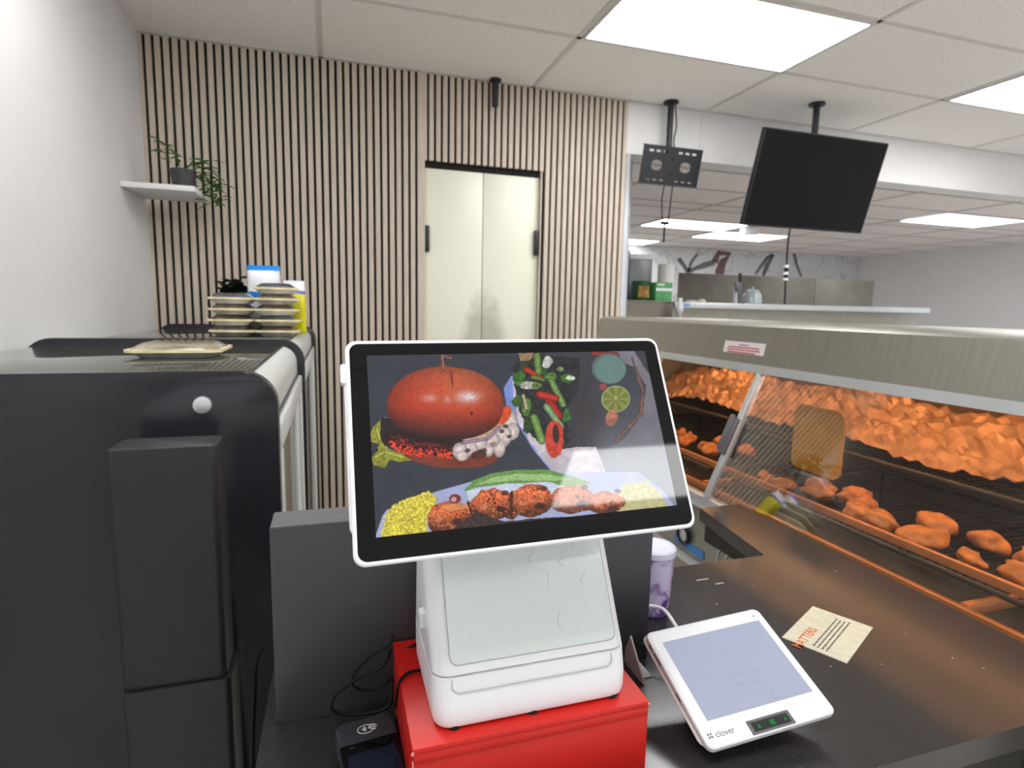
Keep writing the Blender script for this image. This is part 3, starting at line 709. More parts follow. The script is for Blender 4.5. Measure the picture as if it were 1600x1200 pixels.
    base = np.where(t_ < .55, ca+(cb-ca)*(t_/.55), cb+(cc_-cb)*((t_-.55)/.45)); base = base*(1.14-.36*np.clip(r_, 0, 1)**3)[..., None]*(.88+.24*n2)[..., None]+np.clip((.5-q_)*.5, 0, .5)[..., None]*np.clip(.9-np.abs(p_-.25), 0, 1)[..., None]*np.array((10, 40, 16.))
    lay(m_, base)
    for cx, cy, rx, ry, k_ in ((735, 622, 20, 10, .9), (676, 624, 14, 7, .45), (703, 626, 6, 7, .4)):
        g_ = np.exp(-(((X-cx)/rx)**2+((Y-cy)/ry)**2)*1.3)*k_*(.5+n4); g_ = np.clip(g_, 0, 1); lay(g_, (214, 210, 226))
    m_, *_ = ell(700, 579, 14, 5, 30, .6); lay(m_*.7, (150, 70, 48)); seg((706, 582), (710, 606), 1.0, (110, 40, 30), 2); seg((700, 580), (690, 585), 1.2, (190, 100, 80), 3); seg((690, 555), (694, 577), 2.5, (150, 100, 78), 1); seg((691, 556), (704, 560), 2, (140, 104, 84), 1)
    m_, *_ = ell(742, 648, 2, 3); lay(m_, (70, 24, 20))
    # ---- kebab plate at the bottom
    lay(poly([(608, 845), (618, 806), (624, 797), (700, 768), (755, 752), (830, 738), (1000, 738), (1040, 768), (1062, 800), (1060, 845)]), tint((160, 168, 205), .08, n3))
    lay(poly([(616, 845), (624, 800), (648, 784), (668, 776), (684, 770), (697, 777), (698, 790), (686, 805), (690, 845)], 10, n4), tint((206, 192, 70), .34, n4))
    lay(poly([(960, 790), (980, 758), (1010, 750), (1030, 765), (1050, 800), (1050, 845), (960, 845)], 6), tint((184, 180, 130), .15, n2))
    gm = poly([(738, 767), (752, 752), (780, 740), (820, 735), (860, 735), (900, 745), (930, 755), (900, 760), (840, 756), (790, 758), (760, 762), (742, 768)], 2); lay(gm, tint((104, 146, 76), .15, n2))
    gm = poly([(752, 760), (785, 745), (820, 741), (858, 742), (900, 750), (870, 753), (820, 751), (785, 754)], 3); lay(gm, tint((150, 186, 120), .15, n4))
    lay(poly([(742, 768), (800, 756), (860, 754), (900, 762), (940, 770), (940, 790), (750, 790)], 4), tint((196, 204, 226), .10, n2))
    for cx, cy, rx, ry, an in ((812, 790, 14, 20, 0), (750, 802, 14, 16, 0), (716, 808, 32, 24, -10), (782, 788, 32, 24, -4), (840, 782, 33, 25, -4), (902, 780, 34, 22, -2), (952, 785, 30, 17, 0)):
        m_, r_, p_, q_ = ell(cx, cy, rx, ry, an, .22); col = tint((184, 92, 54), .55, n2*.35+n4*.65)*(1.25-.55*np.clip(q_+.5, 0, 1)-.35*np.clip(r_, 0, 1)**5)[..., None]; lay(m_, col); lay(m_*((n1+n4) < .72), (74, 38, 30)); lay(m_*((n1+n4) > 1.3)*.6, (216, 140, 104))
        m_, *_ = ell(cx+14, cy+8, 7, 5, 0, .9); lay(m_*.8, (52, 28, 24)); m_, *_ = ell(cx-12, cy+4, 6, 5, 0, .8); lay(m_*.45, (228, 150, 110))
        m_, *_ = ell(cx+18, cy-18, 6, 4, 0, .8); lay(m_*.8, (70, 34, 34))
    m_, *_ = ell(728, 792, 20, 5, -8, .3); lay(m_*.8, (214, 150, 96)); seg((746, 786), (756, 812), 1.6, (70, 34, 28), 3); seg((811, 768), (812, 806), 1.4, (76, 38, 30), 3)
    m_, *_ = ell(726, 780, 9, 7, 0, .3); lay(m_, (120, 50, 44)); m_, *_ = ell(724, 781, 4, 4); lay(m_, (196, 150, 160))
    lay(poly([(735, 820), (760, 800), (800, 815), (860, 808), (960, 805), (960, 845), (700, 845)], 8), tint((58, 44, 44), .35, n2))
    return np.clip(I, 0, 255)
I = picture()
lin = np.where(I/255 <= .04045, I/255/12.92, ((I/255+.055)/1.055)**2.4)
me = bpy.data.meshes.new('picture')
uu, vv = np.meshgrid(np.linspace(AX0, AX1, NX), np.linspace(AZ1, AZ0, NY))
R3 = np.array(MM.to_3x3()); T3 = np.array(MM.translation)-np.array(TM.location)
loc = np.stack([uu.ravel(), np.full(uu.size, -.00045), vv.ravel()], 1) @ R3.T+T3
me.vertices.add(NX*NY); me.vertices.foreach_set('co', loc.astype(np.float32).ravel())
ii, jj = np.meshgrid(np.arange(NX-1), np.arange(NY-1)); a = (jj*NX+ii).ravel()
q = np.stack([a, a+NX, a+NX+1, a+1], 1).astype(np.int32)
me.loops.add(q.size); me.loops.foreach_set('vertex_index', q.ravel()); me.polygons.add(len(q))
me.polygons.foreach_set('loop_start', np.arange(0, q.size, 4, dtype=np.int32)); me.update(calc_edges=True); me.validate()
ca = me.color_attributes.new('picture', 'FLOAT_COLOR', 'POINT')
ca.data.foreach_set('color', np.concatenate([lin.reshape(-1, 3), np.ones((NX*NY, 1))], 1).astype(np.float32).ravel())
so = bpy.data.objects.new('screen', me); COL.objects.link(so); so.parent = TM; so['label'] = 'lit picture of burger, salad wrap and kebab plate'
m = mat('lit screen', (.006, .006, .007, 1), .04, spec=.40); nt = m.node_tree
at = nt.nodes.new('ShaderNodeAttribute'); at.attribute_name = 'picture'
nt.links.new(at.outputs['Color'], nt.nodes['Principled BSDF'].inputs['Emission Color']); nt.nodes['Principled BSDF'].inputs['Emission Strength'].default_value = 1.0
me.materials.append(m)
# ---- stand
def ring(x0, x1, y0, y1, z, r=.022, skew=0): return [(x, y, z) for x, y in rrect(x0, x1, y0, y1, r, 6)]
b = BM()
loft(b, [ring(.103, .343, .590, .752, BT+.004, .02), ring(.101, .345, .588, .754, BT+.010), ring(.1, .346, .590, .755, .970), ring(.1, .346, .597, .756, .9985)], True)
ba = obj('base', b, white_m, TM)
b = BM()
def col_y(z): return .5985+(z-1.0)*.56
rs_ = []
for z in (1.0002, 1.002, 1.05, 1.10, 1.14, 1.19, 1.215):
    i = .0008 if z < 1.001 else 0
    rs_.append(ring(.1005+i, .3455-i, col_y(z)+i, .756-i-(z-1)*.10, z, .02))
loft(b, rs_, True); colm = obj('column', b, white_m, TM)
b = BM(); cyl(b, (.14, .715, 1.215), (.31, .715, 1.215), .022, n=24); box(b, .16, .29, .62, .735, 1.20, 1.262, bev=.012); obj('tilt_hinge', b, white_m, TM)
# glass front of the column
th = math.atan2(.56, 1); MC = Matrix.Translation((.224, .5985-.0008, 1.0)) @ Matrix.Rotation(-th, 4, 'X')
b = BM()
pts = rrect(-.102, .107, .012, .215, .010, 6); slab(b, pts, -.0002, .002, 'y', M=MC); obj('front_panel', b, mat('pale green glass', rgb(222, 231, 229), .10, coat=.3, var=.015, scale=9), TM, label='pale grey-green glossy front panel')
b = BM()
pp = [MC @ Vector((x, -.0006, z)) for x, z in rrect(-.1028, .1078, .0112, .216, .010, 6)]
tube(b, pp+[pp[0]], .00045, n=5, smooth=False); 
pp = [Vector((.122, .5965, .997)), Vector((.122, .593, .988)), Vector((.128, .5915, .983)), Vector((.315, .5915, .983)), Vector((.322, .593, .988)), Vector((.322, .5965, .997))]
tube(b, pp, .0006, n=6, smooth=False)
obj('seam_line', b, mat('seam grey', rgb(176, 176, 180), .5), TM)
bobj('side_knob', white_m, (.094, .1015, .655, .672, 1.03, 1.05), TM, bev=.002)
for x in (.125, .220, .325):
    b = BM(); cyl(b, (x, .597, BT), (x, .597, BT+.005), .008, n=14); obj('rubber_foot', b, rubber, TM)
    b = BM(); cyl(b, (x, .735, BT), (x, .735, BT+.005), .008, n=14); obj('rubber_foot', b, rubber, TM)
# smudges on the panel
rr = random.Random(3); smm = mat('dry smear', rgb(186, 190, 190), .6)
for _ in range(6):
    b = BM()
    x, z = rr.uniform(.01, .09), rr.uniform(.03, .13)
    p = [MC @ Vector((x+rr.uniform(-.006, .006), -.0009, z+k*.007)) for k in range(4)]; tube(b, p, .00022, n=4, k=3); obj('smudge', b, smm, TM)

# ================================================================== CARD READER
ang = math.radians(7.0); MR = Matrix.Translation((.0285, .741, CT)) @ Matrix.Rotation(ang, 4, 'Z')
CR = thing('card_reader', 'black handheld card reader lying on counter left of the red box', 'card reader', (.04, .66, CT))
b = BM(); L = .170
loft(b, [[(x, y, z) for x, y in rrect(-.0385+i, .0385-i, -L+i, -i, .014, 6)] for z, i in ((0, .003), (.006, 0), (.019, 0), (.023, .002), (.0245, .005))], True, MR)
obj('body', b, mat('charcoal reader plastic', rgb(52, 52, 58), .42, var=.05, scale=20), CR)
b = BM(); slab(b, rrect(-.0365, .0365, -L+.006, -.046, .004), .0235, .0252, 'z', M=MR); gp = obj('glass_front', b, blackgl, CR)
b = BM(); slab(b, [(x, y) for x, y in rrect(-.030, .030, -L+.02, -.064, .001)], .0252, .0255, 'z', M=MR); obj('display', b, mat('dark blue display', rgb(24, 30, 46), .08), CR)
b = BM(); box(b, -.024, -.019, -.053, -.0515, .0252, .0256, M=MR); obj('led', b, mat('amber indicator', rgb(90, 80, 20), .4), CR)
for yy in (-.058, -.068):
    b = BM(); box(b, -.0405, -.038, yy-.003, yy+.003, .010, .016, M=MR, bev=.001); obj('side_button', b, blackpl, CR)
b = BM()
def arc(cx, cy, rx, ry, a0, a1, n=20): return [MR @ Vector((cx+rx*math.cos(math.radians(a0+(a1-a0)*i/n)), cy+ry*math.sin(math.radians(a0+(a1-a0)*i/n)), .0247)) for i in range(n+1)]
tube(b, arc(.0, -.0245, .0105, .0078, 35, 335), .00042, n=5, smooth=False)
for k, r in enumerate((.0018, .0032, .0046, .006)): tube(b, arc(-.0055, -.0245, r, r, -45, 45, 8), .00042, n=5, smooth=False)
for p in ([(.005, -.021), (.008, -.019), (.012, -.020), (.015, -.0235)], [(.005, -.021), (.004, -.024), (.009, -.0225)], [(.005, -.0245), (.009, -.0275), (.0125, -.0285)], [(.009, -.0225), (.0125, -.0255)]):
    tube(b, [MR @ Vector((x, y, .0247)) for x, y in p], .0005, n=5, k=3)
obj('contactless_symbol', b, mat('printed white', rgb(235, 235, 238), .5), CR)
b = BM(); box(b, .0405, .053, -.050, -.034, .006, .020, M=MR, bev=.003); cyl(b, MR @ Vector((.047, -.036, .013)), MR @ Vector((.046, -.012, .018)), .0045, .003, 12)
for k in range(5): cyl(b, MR @ Vector((.0468, -.030+k*.004, .0145+k*.0007)), MR @ Vector((.0467, -.028+k*.004, .0149+k*.0007)), .0056, n=12)
tube(b, [MR @ Vector((.046, -.012, .018)), (.081, .755, .875), (.084, .762, .905), (.09, .765, .93), (.096, .766, .9398), (.12, .768, .9425), (.15, .764, .9425)], .0022)
tag(obj('plug_cable', b, cable_m), 'black angled plug with ribbed strain relief beside the card reader', 'cable')

# ---- cables
def cable(name, pts, r, label, m=cable_m):
    b = BM(); tube(b, pts, r, n=8, k=8); return tag(obj(name, b, m), label, 'cable')
cable('power_cable', [(.073, .775, .956), (.068, .765, .9495), (.047, .765, .938), (.027, .765, .922), (.017, .765, .905), (.021, .765, .893), (.038, .765, .886), (.055, .765, .888), (.07, .772, .893)], .0019, 'upper thin black cable loop in front of the charcoal board')
cable('power_cable', [(.07, .775, .934), (.059, .755, .927), (.025, .755, .913), (-.001, .755, .897), (-.011, .755, .882), (-.008, .755, .871), (.011, .755, .861), (.045, .755, .858), (.064, .755, .863), (.070, .76, .876), (.071, .77, .893)], .0021, 'lower wide black cable loop above the card reader')
cable('power_cable', [(.069, .700, .900), (.070, .692, .925), (.073, .692, .9405), (.085, .703, .9435), (.098, .705, .9435), (.103, .70, .946)], .0019, 'black cable crossing the red box lid into the white stand')
cable('drop_cable', [(-.080, .87, .915), (-.096, .89, .908), (-.114, .90, .893), (-.124, .90, .86), (-.128, .90, .802), (-.132, .90, .748), (-.136, .90, .60), (-.136, .90, .30)], .004, 'thick black cable dropping over the left end of counter')
cable('white_cord', [(.50, .875, .858), (.525, .884, .872), (.546, .883, .876), (.564, .873, .877), (.570, .853, .876), (.562, .80, .872), (.55, .74, .885)], .0032, 'white cord curving from behind board to the white tablet', wcable_m)
cable('thin_cord', [(.40, .777, .848), (.44, .80, .87), (.470, .79, .872), (.50, .765, .868), (.53, .72, .862)], .0016, 'thin black cord between the charcoal board and the white tablet')
b = BM()
slab(b, [(.725, 0), (.800, 0), (.775, .055)], .452, .4545, 'x', M=Matrix.Translation((0, 0, CT)))
box(b, .4545, .475, .742, .79, CT, CT+.002)
tag(obj('folded_card', b, mat('white card', rgb(205, 205, 208), .6, var=.03, scale=20)), 'white folded card wedge beside right edge of the red box', 'card')

# ================================================================== TABLET TERMINAL
TB = thing('tablet_terminal', 'white tablet payment terminal on the counter at lower right', 'tablet terminal', (.555, .66, CT))
w = Vector((-1.18180788, -.05054712, -.04474936))
MT = Matrix.Translation((.548666, .641944, .909173)) @ Matrix.Rotation(w.length, 4, w.normalized())
def tr(i, y, r=.010, x0=-.104, x1=.0985, z0=-.0935, z1=.0815): return [(x, y, z) for x, z in rrect(x0+i, x1-i, z0+i, z1-i, r, 6)]
b = BM(); loft(b, [tr(.0012, 0), tr(0, .0016), tr(0, .0085), tr(.003, .010)], True, MT); obj('front_shell', b, white2_m, TB)
b = BM(); loft(b, [tr(.002, .010, .012, -.106, .098, -.085, .0855), tr(.0, .013, .012, -.106, .098, -.085, .0855), tr(.004, .021, .012, -.106, .098, -.085, .0855), tr(.02, .027, .02, -.106, .098, -.085, .0855)], True, MT)
obj('rear_shell', b, mat('off white shell', rgb(222, 216, 212), .45), TB)
b = BM(); slab(b, rrect(-.0995, .094, -.089, .0772, .008), -.0005, .0006, 'y', M=MT); obj('front_glass', b, mat('white glass', rgb(236, 237, 242), .08), TB)
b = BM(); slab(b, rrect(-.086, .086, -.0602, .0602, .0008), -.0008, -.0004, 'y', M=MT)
scm = mat('pale tablet screen', rgb(80, 82, 92), .09, emit=rgb(158, 164, 186), es=1.0); obj('screen', b, scm, TB, label='pale blue-grey smeared display')  # even pale blue-grey emission over the whole display
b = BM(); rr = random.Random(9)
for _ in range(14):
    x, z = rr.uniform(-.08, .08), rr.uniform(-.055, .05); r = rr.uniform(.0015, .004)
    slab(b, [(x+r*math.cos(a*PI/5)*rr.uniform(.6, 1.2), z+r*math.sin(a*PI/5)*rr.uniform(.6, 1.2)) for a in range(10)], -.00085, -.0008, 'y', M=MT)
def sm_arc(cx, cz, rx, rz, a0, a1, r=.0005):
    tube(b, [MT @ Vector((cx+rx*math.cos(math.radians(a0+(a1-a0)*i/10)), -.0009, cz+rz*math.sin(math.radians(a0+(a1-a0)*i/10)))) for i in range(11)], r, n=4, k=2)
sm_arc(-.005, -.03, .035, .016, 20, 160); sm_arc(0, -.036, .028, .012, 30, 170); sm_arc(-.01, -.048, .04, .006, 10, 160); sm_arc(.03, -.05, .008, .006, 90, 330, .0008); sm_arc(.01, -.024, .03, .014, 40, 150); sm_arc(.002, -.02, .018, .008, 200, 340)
obj('smear', b, mat('dried smear', rgb(90, 94, 106), .5, emit=rgb(156, 161, 180), es=.82), TB)['kind'] = 'stuff'  # dried smears with a dimmer copy of the display's glow in their colour
b = BM(); slab(b, rrect(-.0365, .031, -.0915, -.0735, .001), -.0012, .0002, 'y', M=MT); rd = obj('card_slot', b, mat('grey slot frame', rgb(96, 96, 98), .4), TB)
b = BM(); slab(b, rrect(-.0315, .026, -.0888, -.0768, .001), -.0014, -.0010, 'y', M=MT); sl = obj('slot_recess', b, mat('dark slot', rgb(40, 42, 42), .3), rd)
grn = emis('green indicator', rgb(40, 200, 90), .55)
b = BM()
for x, s in ((-.022, .0028), (.020, .0028)): slab(b, [(x-s, -.0855), (x-s*.35, -.0855), (x, -.0832), (x+s*.35, -.0855), (x+s, -.0855), (x, -.0805)], -.0017, -.0014, 'y', M=MT)
box(b, -.0035, .0035, -.0017, -.0014, -.0850, -.0838, M=MT); box(b, -.0035, -.002, -.0017, -.0014, -.0865, -.0795, M=MT); box(b, .0, .0015, -.0017, -.0014, -.0868, -.0792, M=MT); box(b, -.002, .0035, -.0017, -.0014, -.0815, -.0803, M=MT)
obj('indicator', b, grn, rd, label='green lit arrows')
dk = mat('printed grey', rgb(104, 104, 110), .5)
b = text_bm('clover', .0115, MT @ Matrix.Translation((-.0715, -.0008, -.0785)) @ Matrix.Rotation(PI/2, 4, 'X'), .0001)
for dx, dz in ((-1, 1), (1, 1), (-1, -1), (1, -1)):
    cx, cz = -.0935+dx*.0019, -.0778+dz*.0019
    slab(b, [(cx+  .0014*math.cos(a*PI/5), cz+.0014*math.sin(a*PI/5)) for a in range(10)], -.0009, -.0006, 'y', M=MT)
    cyl(b, MT @ Vector((-.0935+dx*.0036, -.0008, -.0778+dz*.0036)), MT @ Vector((-.0935+dx*.0006, -.0008, -.0778+dz*.0006)), .0003, n=5)
obj('logo', b, dk, TB, smooth=False)
b = BM(); slab(b, [(.0826+.0014*math.cos(a*PI/6), .0688+.0014*math.sin(a*PI/6)) for a in range(12)], -.0009, -.0005, 'y', M=MT); obj('camera_dot', b, dk, TB)
for x in (-.090, -.084, -.080): b = BM(); box(b, x-.0018, x+.0018, .004, .0055, .0812, .0822, M=MT); obj('microphone_slot', b, dk, TB)
for z, l in ((-.025, .012), (.03, .02), (.055, .01)): b = BM(); box(b, -.1046, -.1038, .003, .0065, z, z+l, M=MT); obj('port', b, dk, TB)
b = BM(); loft(b, [[(x, y, CT) for x, y in rrect(.49, .63, .60, .74, .02)], [(x, y, CT+.012) for x, y in rrect(.495, .625, .605, .735, .02)], [(x, y, CT+.035) for x, y in rrect(.51, .61, .655, .72, .02)], [(x, y+.0, .895) for x, y in rrect(.515, .605, .678, .715, .015)]], True)
obj('foot', b, mat('dark stand base', rgb(34, 34, 36), .4), TB)

# flyer
FL = thing('flyer', 'cream printed flyer with orange heading right of the white tablet', 'flyer', (.82, .75, CT))
MF = Matrix.Translation((.762, .778, CT)) @ Matrix.Rotation(math.atan2(.041, .079), 4, 'Z')
b = BM(); box(b, 0, .16, -.105, 0, .0, .0012, M=MF); obj('paper', b, mat('cream paper', rgb(206, 200, 178), .7, var=.08, scale=60), FL)
b = text_bm('MATTERS', .021, MF @ Matrix.Translation((.030, -.030, .0014)), .0001, bold=.0004); obj('heading', b, mat('orange ink', rgb(205, 110, 50), .6), FL, smooth=False)
b = BM()
for k in range(4):
    rr = random.Random(k); x = .012
    while x < .14:
        l = rr.uniform(.004, .012); box(b, x, x+l, -.050-k*.007, -.0475-k*.007, .0012, .0014, M=MF); x += l+.002
obj('printed_lines', b, mat('grey ink', rgb(70, 66, 60), .6), FL)

# ================================================================== TUMBLER
def cup_material():
    m = mat('purple floral print', rgb(200, 190, 225), .25, coat=.3); nt = m.node_tree; bs = nt.nodes['Principled BSDF']
    tc = nt.nodes.new('ShaderNodeTexCoord'); nz = nt.nodes.new('ShaderNodeTexNoise'); nz.inputs['Scale'].default_value = 34; nz.inputs['Detail'].default_value = 3; nz.inputs['Distortion'].default_value = 1.2
    n2 = nt.nodes.new('ShaderNodeTexNoise'); n2.inputs['Scale'].default_value = 14
    ad = nt.nodes.new('ShaderNodeMath'); ad.operation = 'MULTIPLY'
    rp = nt.nodes.new('ShaderNodeValToRGB'); e = rp.color_ramp.elements; e[0].position = .20; e[0].color = rgb(206, 198, 228); e[1].position = .33; e[1].color = rgb(92, 62, 130)
    e2 = e.new(.26); e2.color = rgb(160, 136, 190)
    nt.links.new(tc.outputs['Object'], nz.inputs['Vector']); nt.links.new(tc.outputs['Object'], n2.inputs['Vector'])
    nt.links.new(nz.outputs['Fac'], ad.inputs[0]); nt.links.new(n2.outputs['Fac'], ad.inputs[1]); nt.links.new(ad.outputs[0], rp.inputs[0]); nt.links.new(rp.outputs[0], bs.inputs['Base Color'])
    return m
cx, cy = .583, .925
CU = thing('tumbler', 'white and purple floral tumbler behind the charcoal board', 'tumbler', (cx, cy, CT))
b = BM(); lathe(b, [(0, 0), (.030, 0), (.032, .002), (.0385, .118), (.0385, .120), (0, .120)], (cx, cy, CT), 36); obj('cup', b, cup_material(), CU)
b = BM(); lathe(b, [(.037, .118), (.0405, .119), (.0405, .130), (.038, .133), (.034, .129), (0, .128)], (cx, cy, CT), 36); obj('lid', b, mat('lilac lid', rgb(212, 212, 235), .35), CU)

# ================================================================== FOOD WARMER
WX0, WX1, WY0, WY1 = 1.19, 2.02, .30, 2.82
GX, GZ0, HX, HZ = 1.19, .80, 1.38, 1.238
FW = thing('food_warmer', 'stainless heated display case with slanted glass front at right', 'food warmer', (1.6, 1.55, 0))
b = BM(); box(b, GX+.035, WX1, WY0, WY1, .06, .64); box(b, GX+.03, GX+.034, WY0, WY1, .06, .757); obj('lower_body', b, steel_m, FW)
b = BM(); box(b, GX-.005, GX+.03, WY0, WY1, .755, .80, bev=.003); obj('bottom_rail', b, alu_m, FW)
b = BM(); box(b, GX+.035, WX1, WY0, WY1, .641, .662, bev=.003); obj('deck', b, steel2, FW)
b = BM(); prof = [(HX-.01, HZ-.012), (HX+.012, HZ-.016), (HX+.05, 1.36), (WX1, 1.36), (WX1, 1.385), (HX+.045, 1.385), (HX+.018, 1.372)]
slab(b, [(x, z) for x, z in prof], WY0, WY1+.06, 'y'); obj('hood', b, steel_m, FW)
b = BM(); prof = [(HX-.022, HZ-.02), (HX-.006, HZ-.022), (HX-.002, HZ+.004), (HX-.018, HZ+.008)]; slab(b, prof, WY0, WY1+.06, 'y'); obj('hood_lip', b, alu_m, FW)
def hoodpt(t, y, off=.0015):
    p0 = Vector((HX-.01, 0, HZ-.012)); p1 = Vector((HX+.018, 0, 1.372)); p = p0.lerp(p1, t); return Vector((p.x-off, y, p.z))
b = BM(); q = [(.34, 1.59), (.34, 1.80), (.62, 1.80), (.62, 1.59)]
pts3 = [hoodpt(t, y) for t, y in q]; vs = [b.verts.new(p) for p in pts3]+[b.verts.new(p+Vector((.001, 0, 0))) for p in pts3]
for f in ((0, 1, 2, 3), (7, 6, 5, 4), (0, 4, 5, 1), (1, 5, 6, 2), (2, 6, 7, 3), (3, 7, 4, 0)): b.faces.new([vs[i] for i in f])
st = obj('warning_sticker', b, mat('sticker white', rgb(225, 218, 220), .5), FW, label='white warning sticker with red print')
b = BM()
for k, (a0, a1) in enumerate(((1.67, 1.72), (1.615, 1.775), (1.61, 1.78), (1.63, 1.775))):
    t0 = .56-k*.06; p = [hoodpt(t0, a0, .0022), hoodpt(t0, a1, .0022), hoodpt(t0-.03, a1, .0022), hoodpt(t0-.03, a0, .0022)]
    b.faces.new([b.verts.new(v) for v in p])
obj('print', b, mat('red ink', rgb(196, 90, 96), .5), st, smooth=False)
b = BM(); slab(b, [(GX+.036, .662), (WX1, .662), (WX1, 1.36), (HX+.04, 1.36), (HX-.004, HZ-.02), (GX+.036, GZ0+.05)], WY1-.015, WY1, 'y'); obj('end_wall', b, steel2, FW)
# glass and mullions follow the slanted plane
def gp_(t, y, off=0): return Vector((GX+(HX-GX)*t-off, y, GZ0+(HZ-GZ0)*t+off*.4))
wgl = glass('warmer glass', (.97, .98, .97, 1), .02, .42, .0)
MUL = [WY0+.02, 1.585, 2.20, WY1-.02]
for y0, y1 in zip(MUL[:-1], MUL[1:]):
    b = BM(); vs = [gp_(0, y0), gp_(0, y1), gp_(1, y1), gp_(1, y0)]; b.faces.new([b.verts.new(v) for v in vs]); obj('glass_pane', b, wgl, FW, smooth=False)
for y in MUL:
    b = BM(); d = (gp_(1, y)-gp_(0, y)); 
    Mq = Matrix.Translation(gp_(0, y)) @ Matrix.Rotation(math.atan2(HX-GX, HZ-GZ0), 4, 'Y')
    box(b, -.012, .004, -.011, .011, 0, d.length, M=Mq, bev=.002); mu = obj('mullion', b, alu_m, FW)
    b = BM(); box(b, -.026, -.012, -.013, .013, .155, .285, M=Mq, bev=.003); box(b, -.024, -.010, .014, .034, .165, .295, M=Mq, bev=.006); obj('door_catch', b, clip_m, mu)
# inside: back wall of glass doors, shelves, heat lamps
foil = mat('crumpled foil', rgb(176, 138, 112), .42, metal=.6, var=.3, scale=14, bump=.5)
wire_m = mat('dark wire', rgb(70, 62, 54), .4, metal=.6, var=.1, scale=20)
brown = mat('warm brown panel', rgb(120, 96, 70), .4, metal=.4, var=.15, scale=6)
bobj('rear_panel', brown, (WX1-.02, WX1, WY0, WY1, .662, 1.36), FW)
def shelf(z, x0, x1, y0, y1, nw=14):
    b = BM(); 
    for x in (x0, x1): cyl(b, (x, y0, z), (x, y1, z), .007, n=8)
    for y in (y0, y1): cyl(b, (x0, y, z), (x1, y, z), .007, n=8)
    n = int((y1-y0)/.022)
    for i in range(1, n): cyl(b, (x0, y0+i*.022, z), (x1, y0+i*.022, z), .0018, n=4, cap=False)
    for i in range(1, 4): cyl(b, (x0+(x1-x0)*i/4, y0, z-.004), (x0+(x1-x0)*i/4, y1, z-.004), .003, n=5)
    for y in (y0+.05, y1-.05): cyl(b, (x1, y, z), (x1, y, .662), .006, n=8)
    return obj('wire_shelf', b, wire_m, FW)
orail = mat('rail with painted glow', rgb(190, 120, 70), .35, metal=.5, var=.1, scale=10)  # orange light of the heat tubes put into the rail colour
shelf(.845, 1.32, 1.94, 1.75, 2.75); shelf(.845, 1.32, 1.94, .36, 1.62); shelf(.965, 1.62, 1.95, .36, 2.75)
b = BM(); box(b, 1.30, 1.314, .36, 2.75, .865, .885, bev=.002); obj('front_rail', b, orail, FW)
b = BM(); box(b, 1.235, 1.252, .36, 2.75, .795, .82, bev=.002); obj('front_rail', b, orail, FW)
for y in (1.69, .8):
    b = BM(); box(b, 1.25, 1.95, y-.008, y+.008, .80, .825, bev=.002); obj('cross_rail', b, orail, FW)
heat = emis('glowing heat tube', (1, .47, .17, 1), HEAT)
for x in (1.55, 1.84):
    b = BM(); cyl(b, (x, .4, 1.335), (x, 2.7, 1.335), .008, n=12); hl = obj('heat_lamp', b, heat, FW, label='orange glowing heat tube')
    b = BM(); slab(b, [(x-.05, 1.33), (x-.03, 1.356), (x+.03, 1.356), (x+.05, 1.33), (x+.033, 1.360), (x-.033, 1.360)], .38, 2.72, 'y'); obj('reflector', b, alu_m, hl)
# lower front details
b = BM(); box(b, GX+.018, GX+.03, 1.56, 2.3, .515, .545, bev=.002, M=Matrix.Identity(4)); obj('lower_trim', b, alu_m, FW)
gd = Matrix.Translation((GX+.028, 1.735, .612)) @ Matrix.Rotation(-PI/2, 4, 'Y')
b = BM(); lathe(b, [(.030, 0), (.036, 0), (.036, .014), (.030, .016), (.026, .014), (.026, 0)], (0, 0, 0), 28, M=gd); dl = obj('dial', b, blackpl, FW)
b = BM(); lathe(b, [(0, 0), (.026, 0), (.026, .008), (.02, .009), (0, .009)], (0, 0, 0), 28, M=gd); obj('dial_face', b, alu_m, dl)
b = BM(); cyl(b, (GX+.02, 1.50, .66), (GX+.0, 1.50, .66), .006); tube(b, [(GX+.0, 1.50, .66), (GX-.01, 1.50, .63), (GX-.008, 1.505, .60)], .005); box(b, GX+.015, GX+.03, 1.485, 1.515, .58, .60, bev=.003); tube(b, [(GX, 1.455, .665), (GX-.015, 1.455, .64), (GX, 1.455, .60)], .005)
obj('latch', b, alu_m, FW)
bobj('blue_label', mat('blue sticker', rgb(50, 120, 190), .4, var=.25, scale=30), (GX+.027, GX+.0305, 1.62, 1.80, .562, .590), FW, label='blue printed label')
b = BM(); box(b, GX+.02, GX+.0305, 1.36, 1.44, .50, .72, bev=.002); obj('vent', b, blackpl, FW)
for x in (GX+.08, WX1-.08):
    for y in (WY0+.1, WY1-.1):
        b = BM(); cyl(b, (x-.012, y, .035), (x+.012, y, .035), .035, n=20); obj('caster', b, rubber, FW)
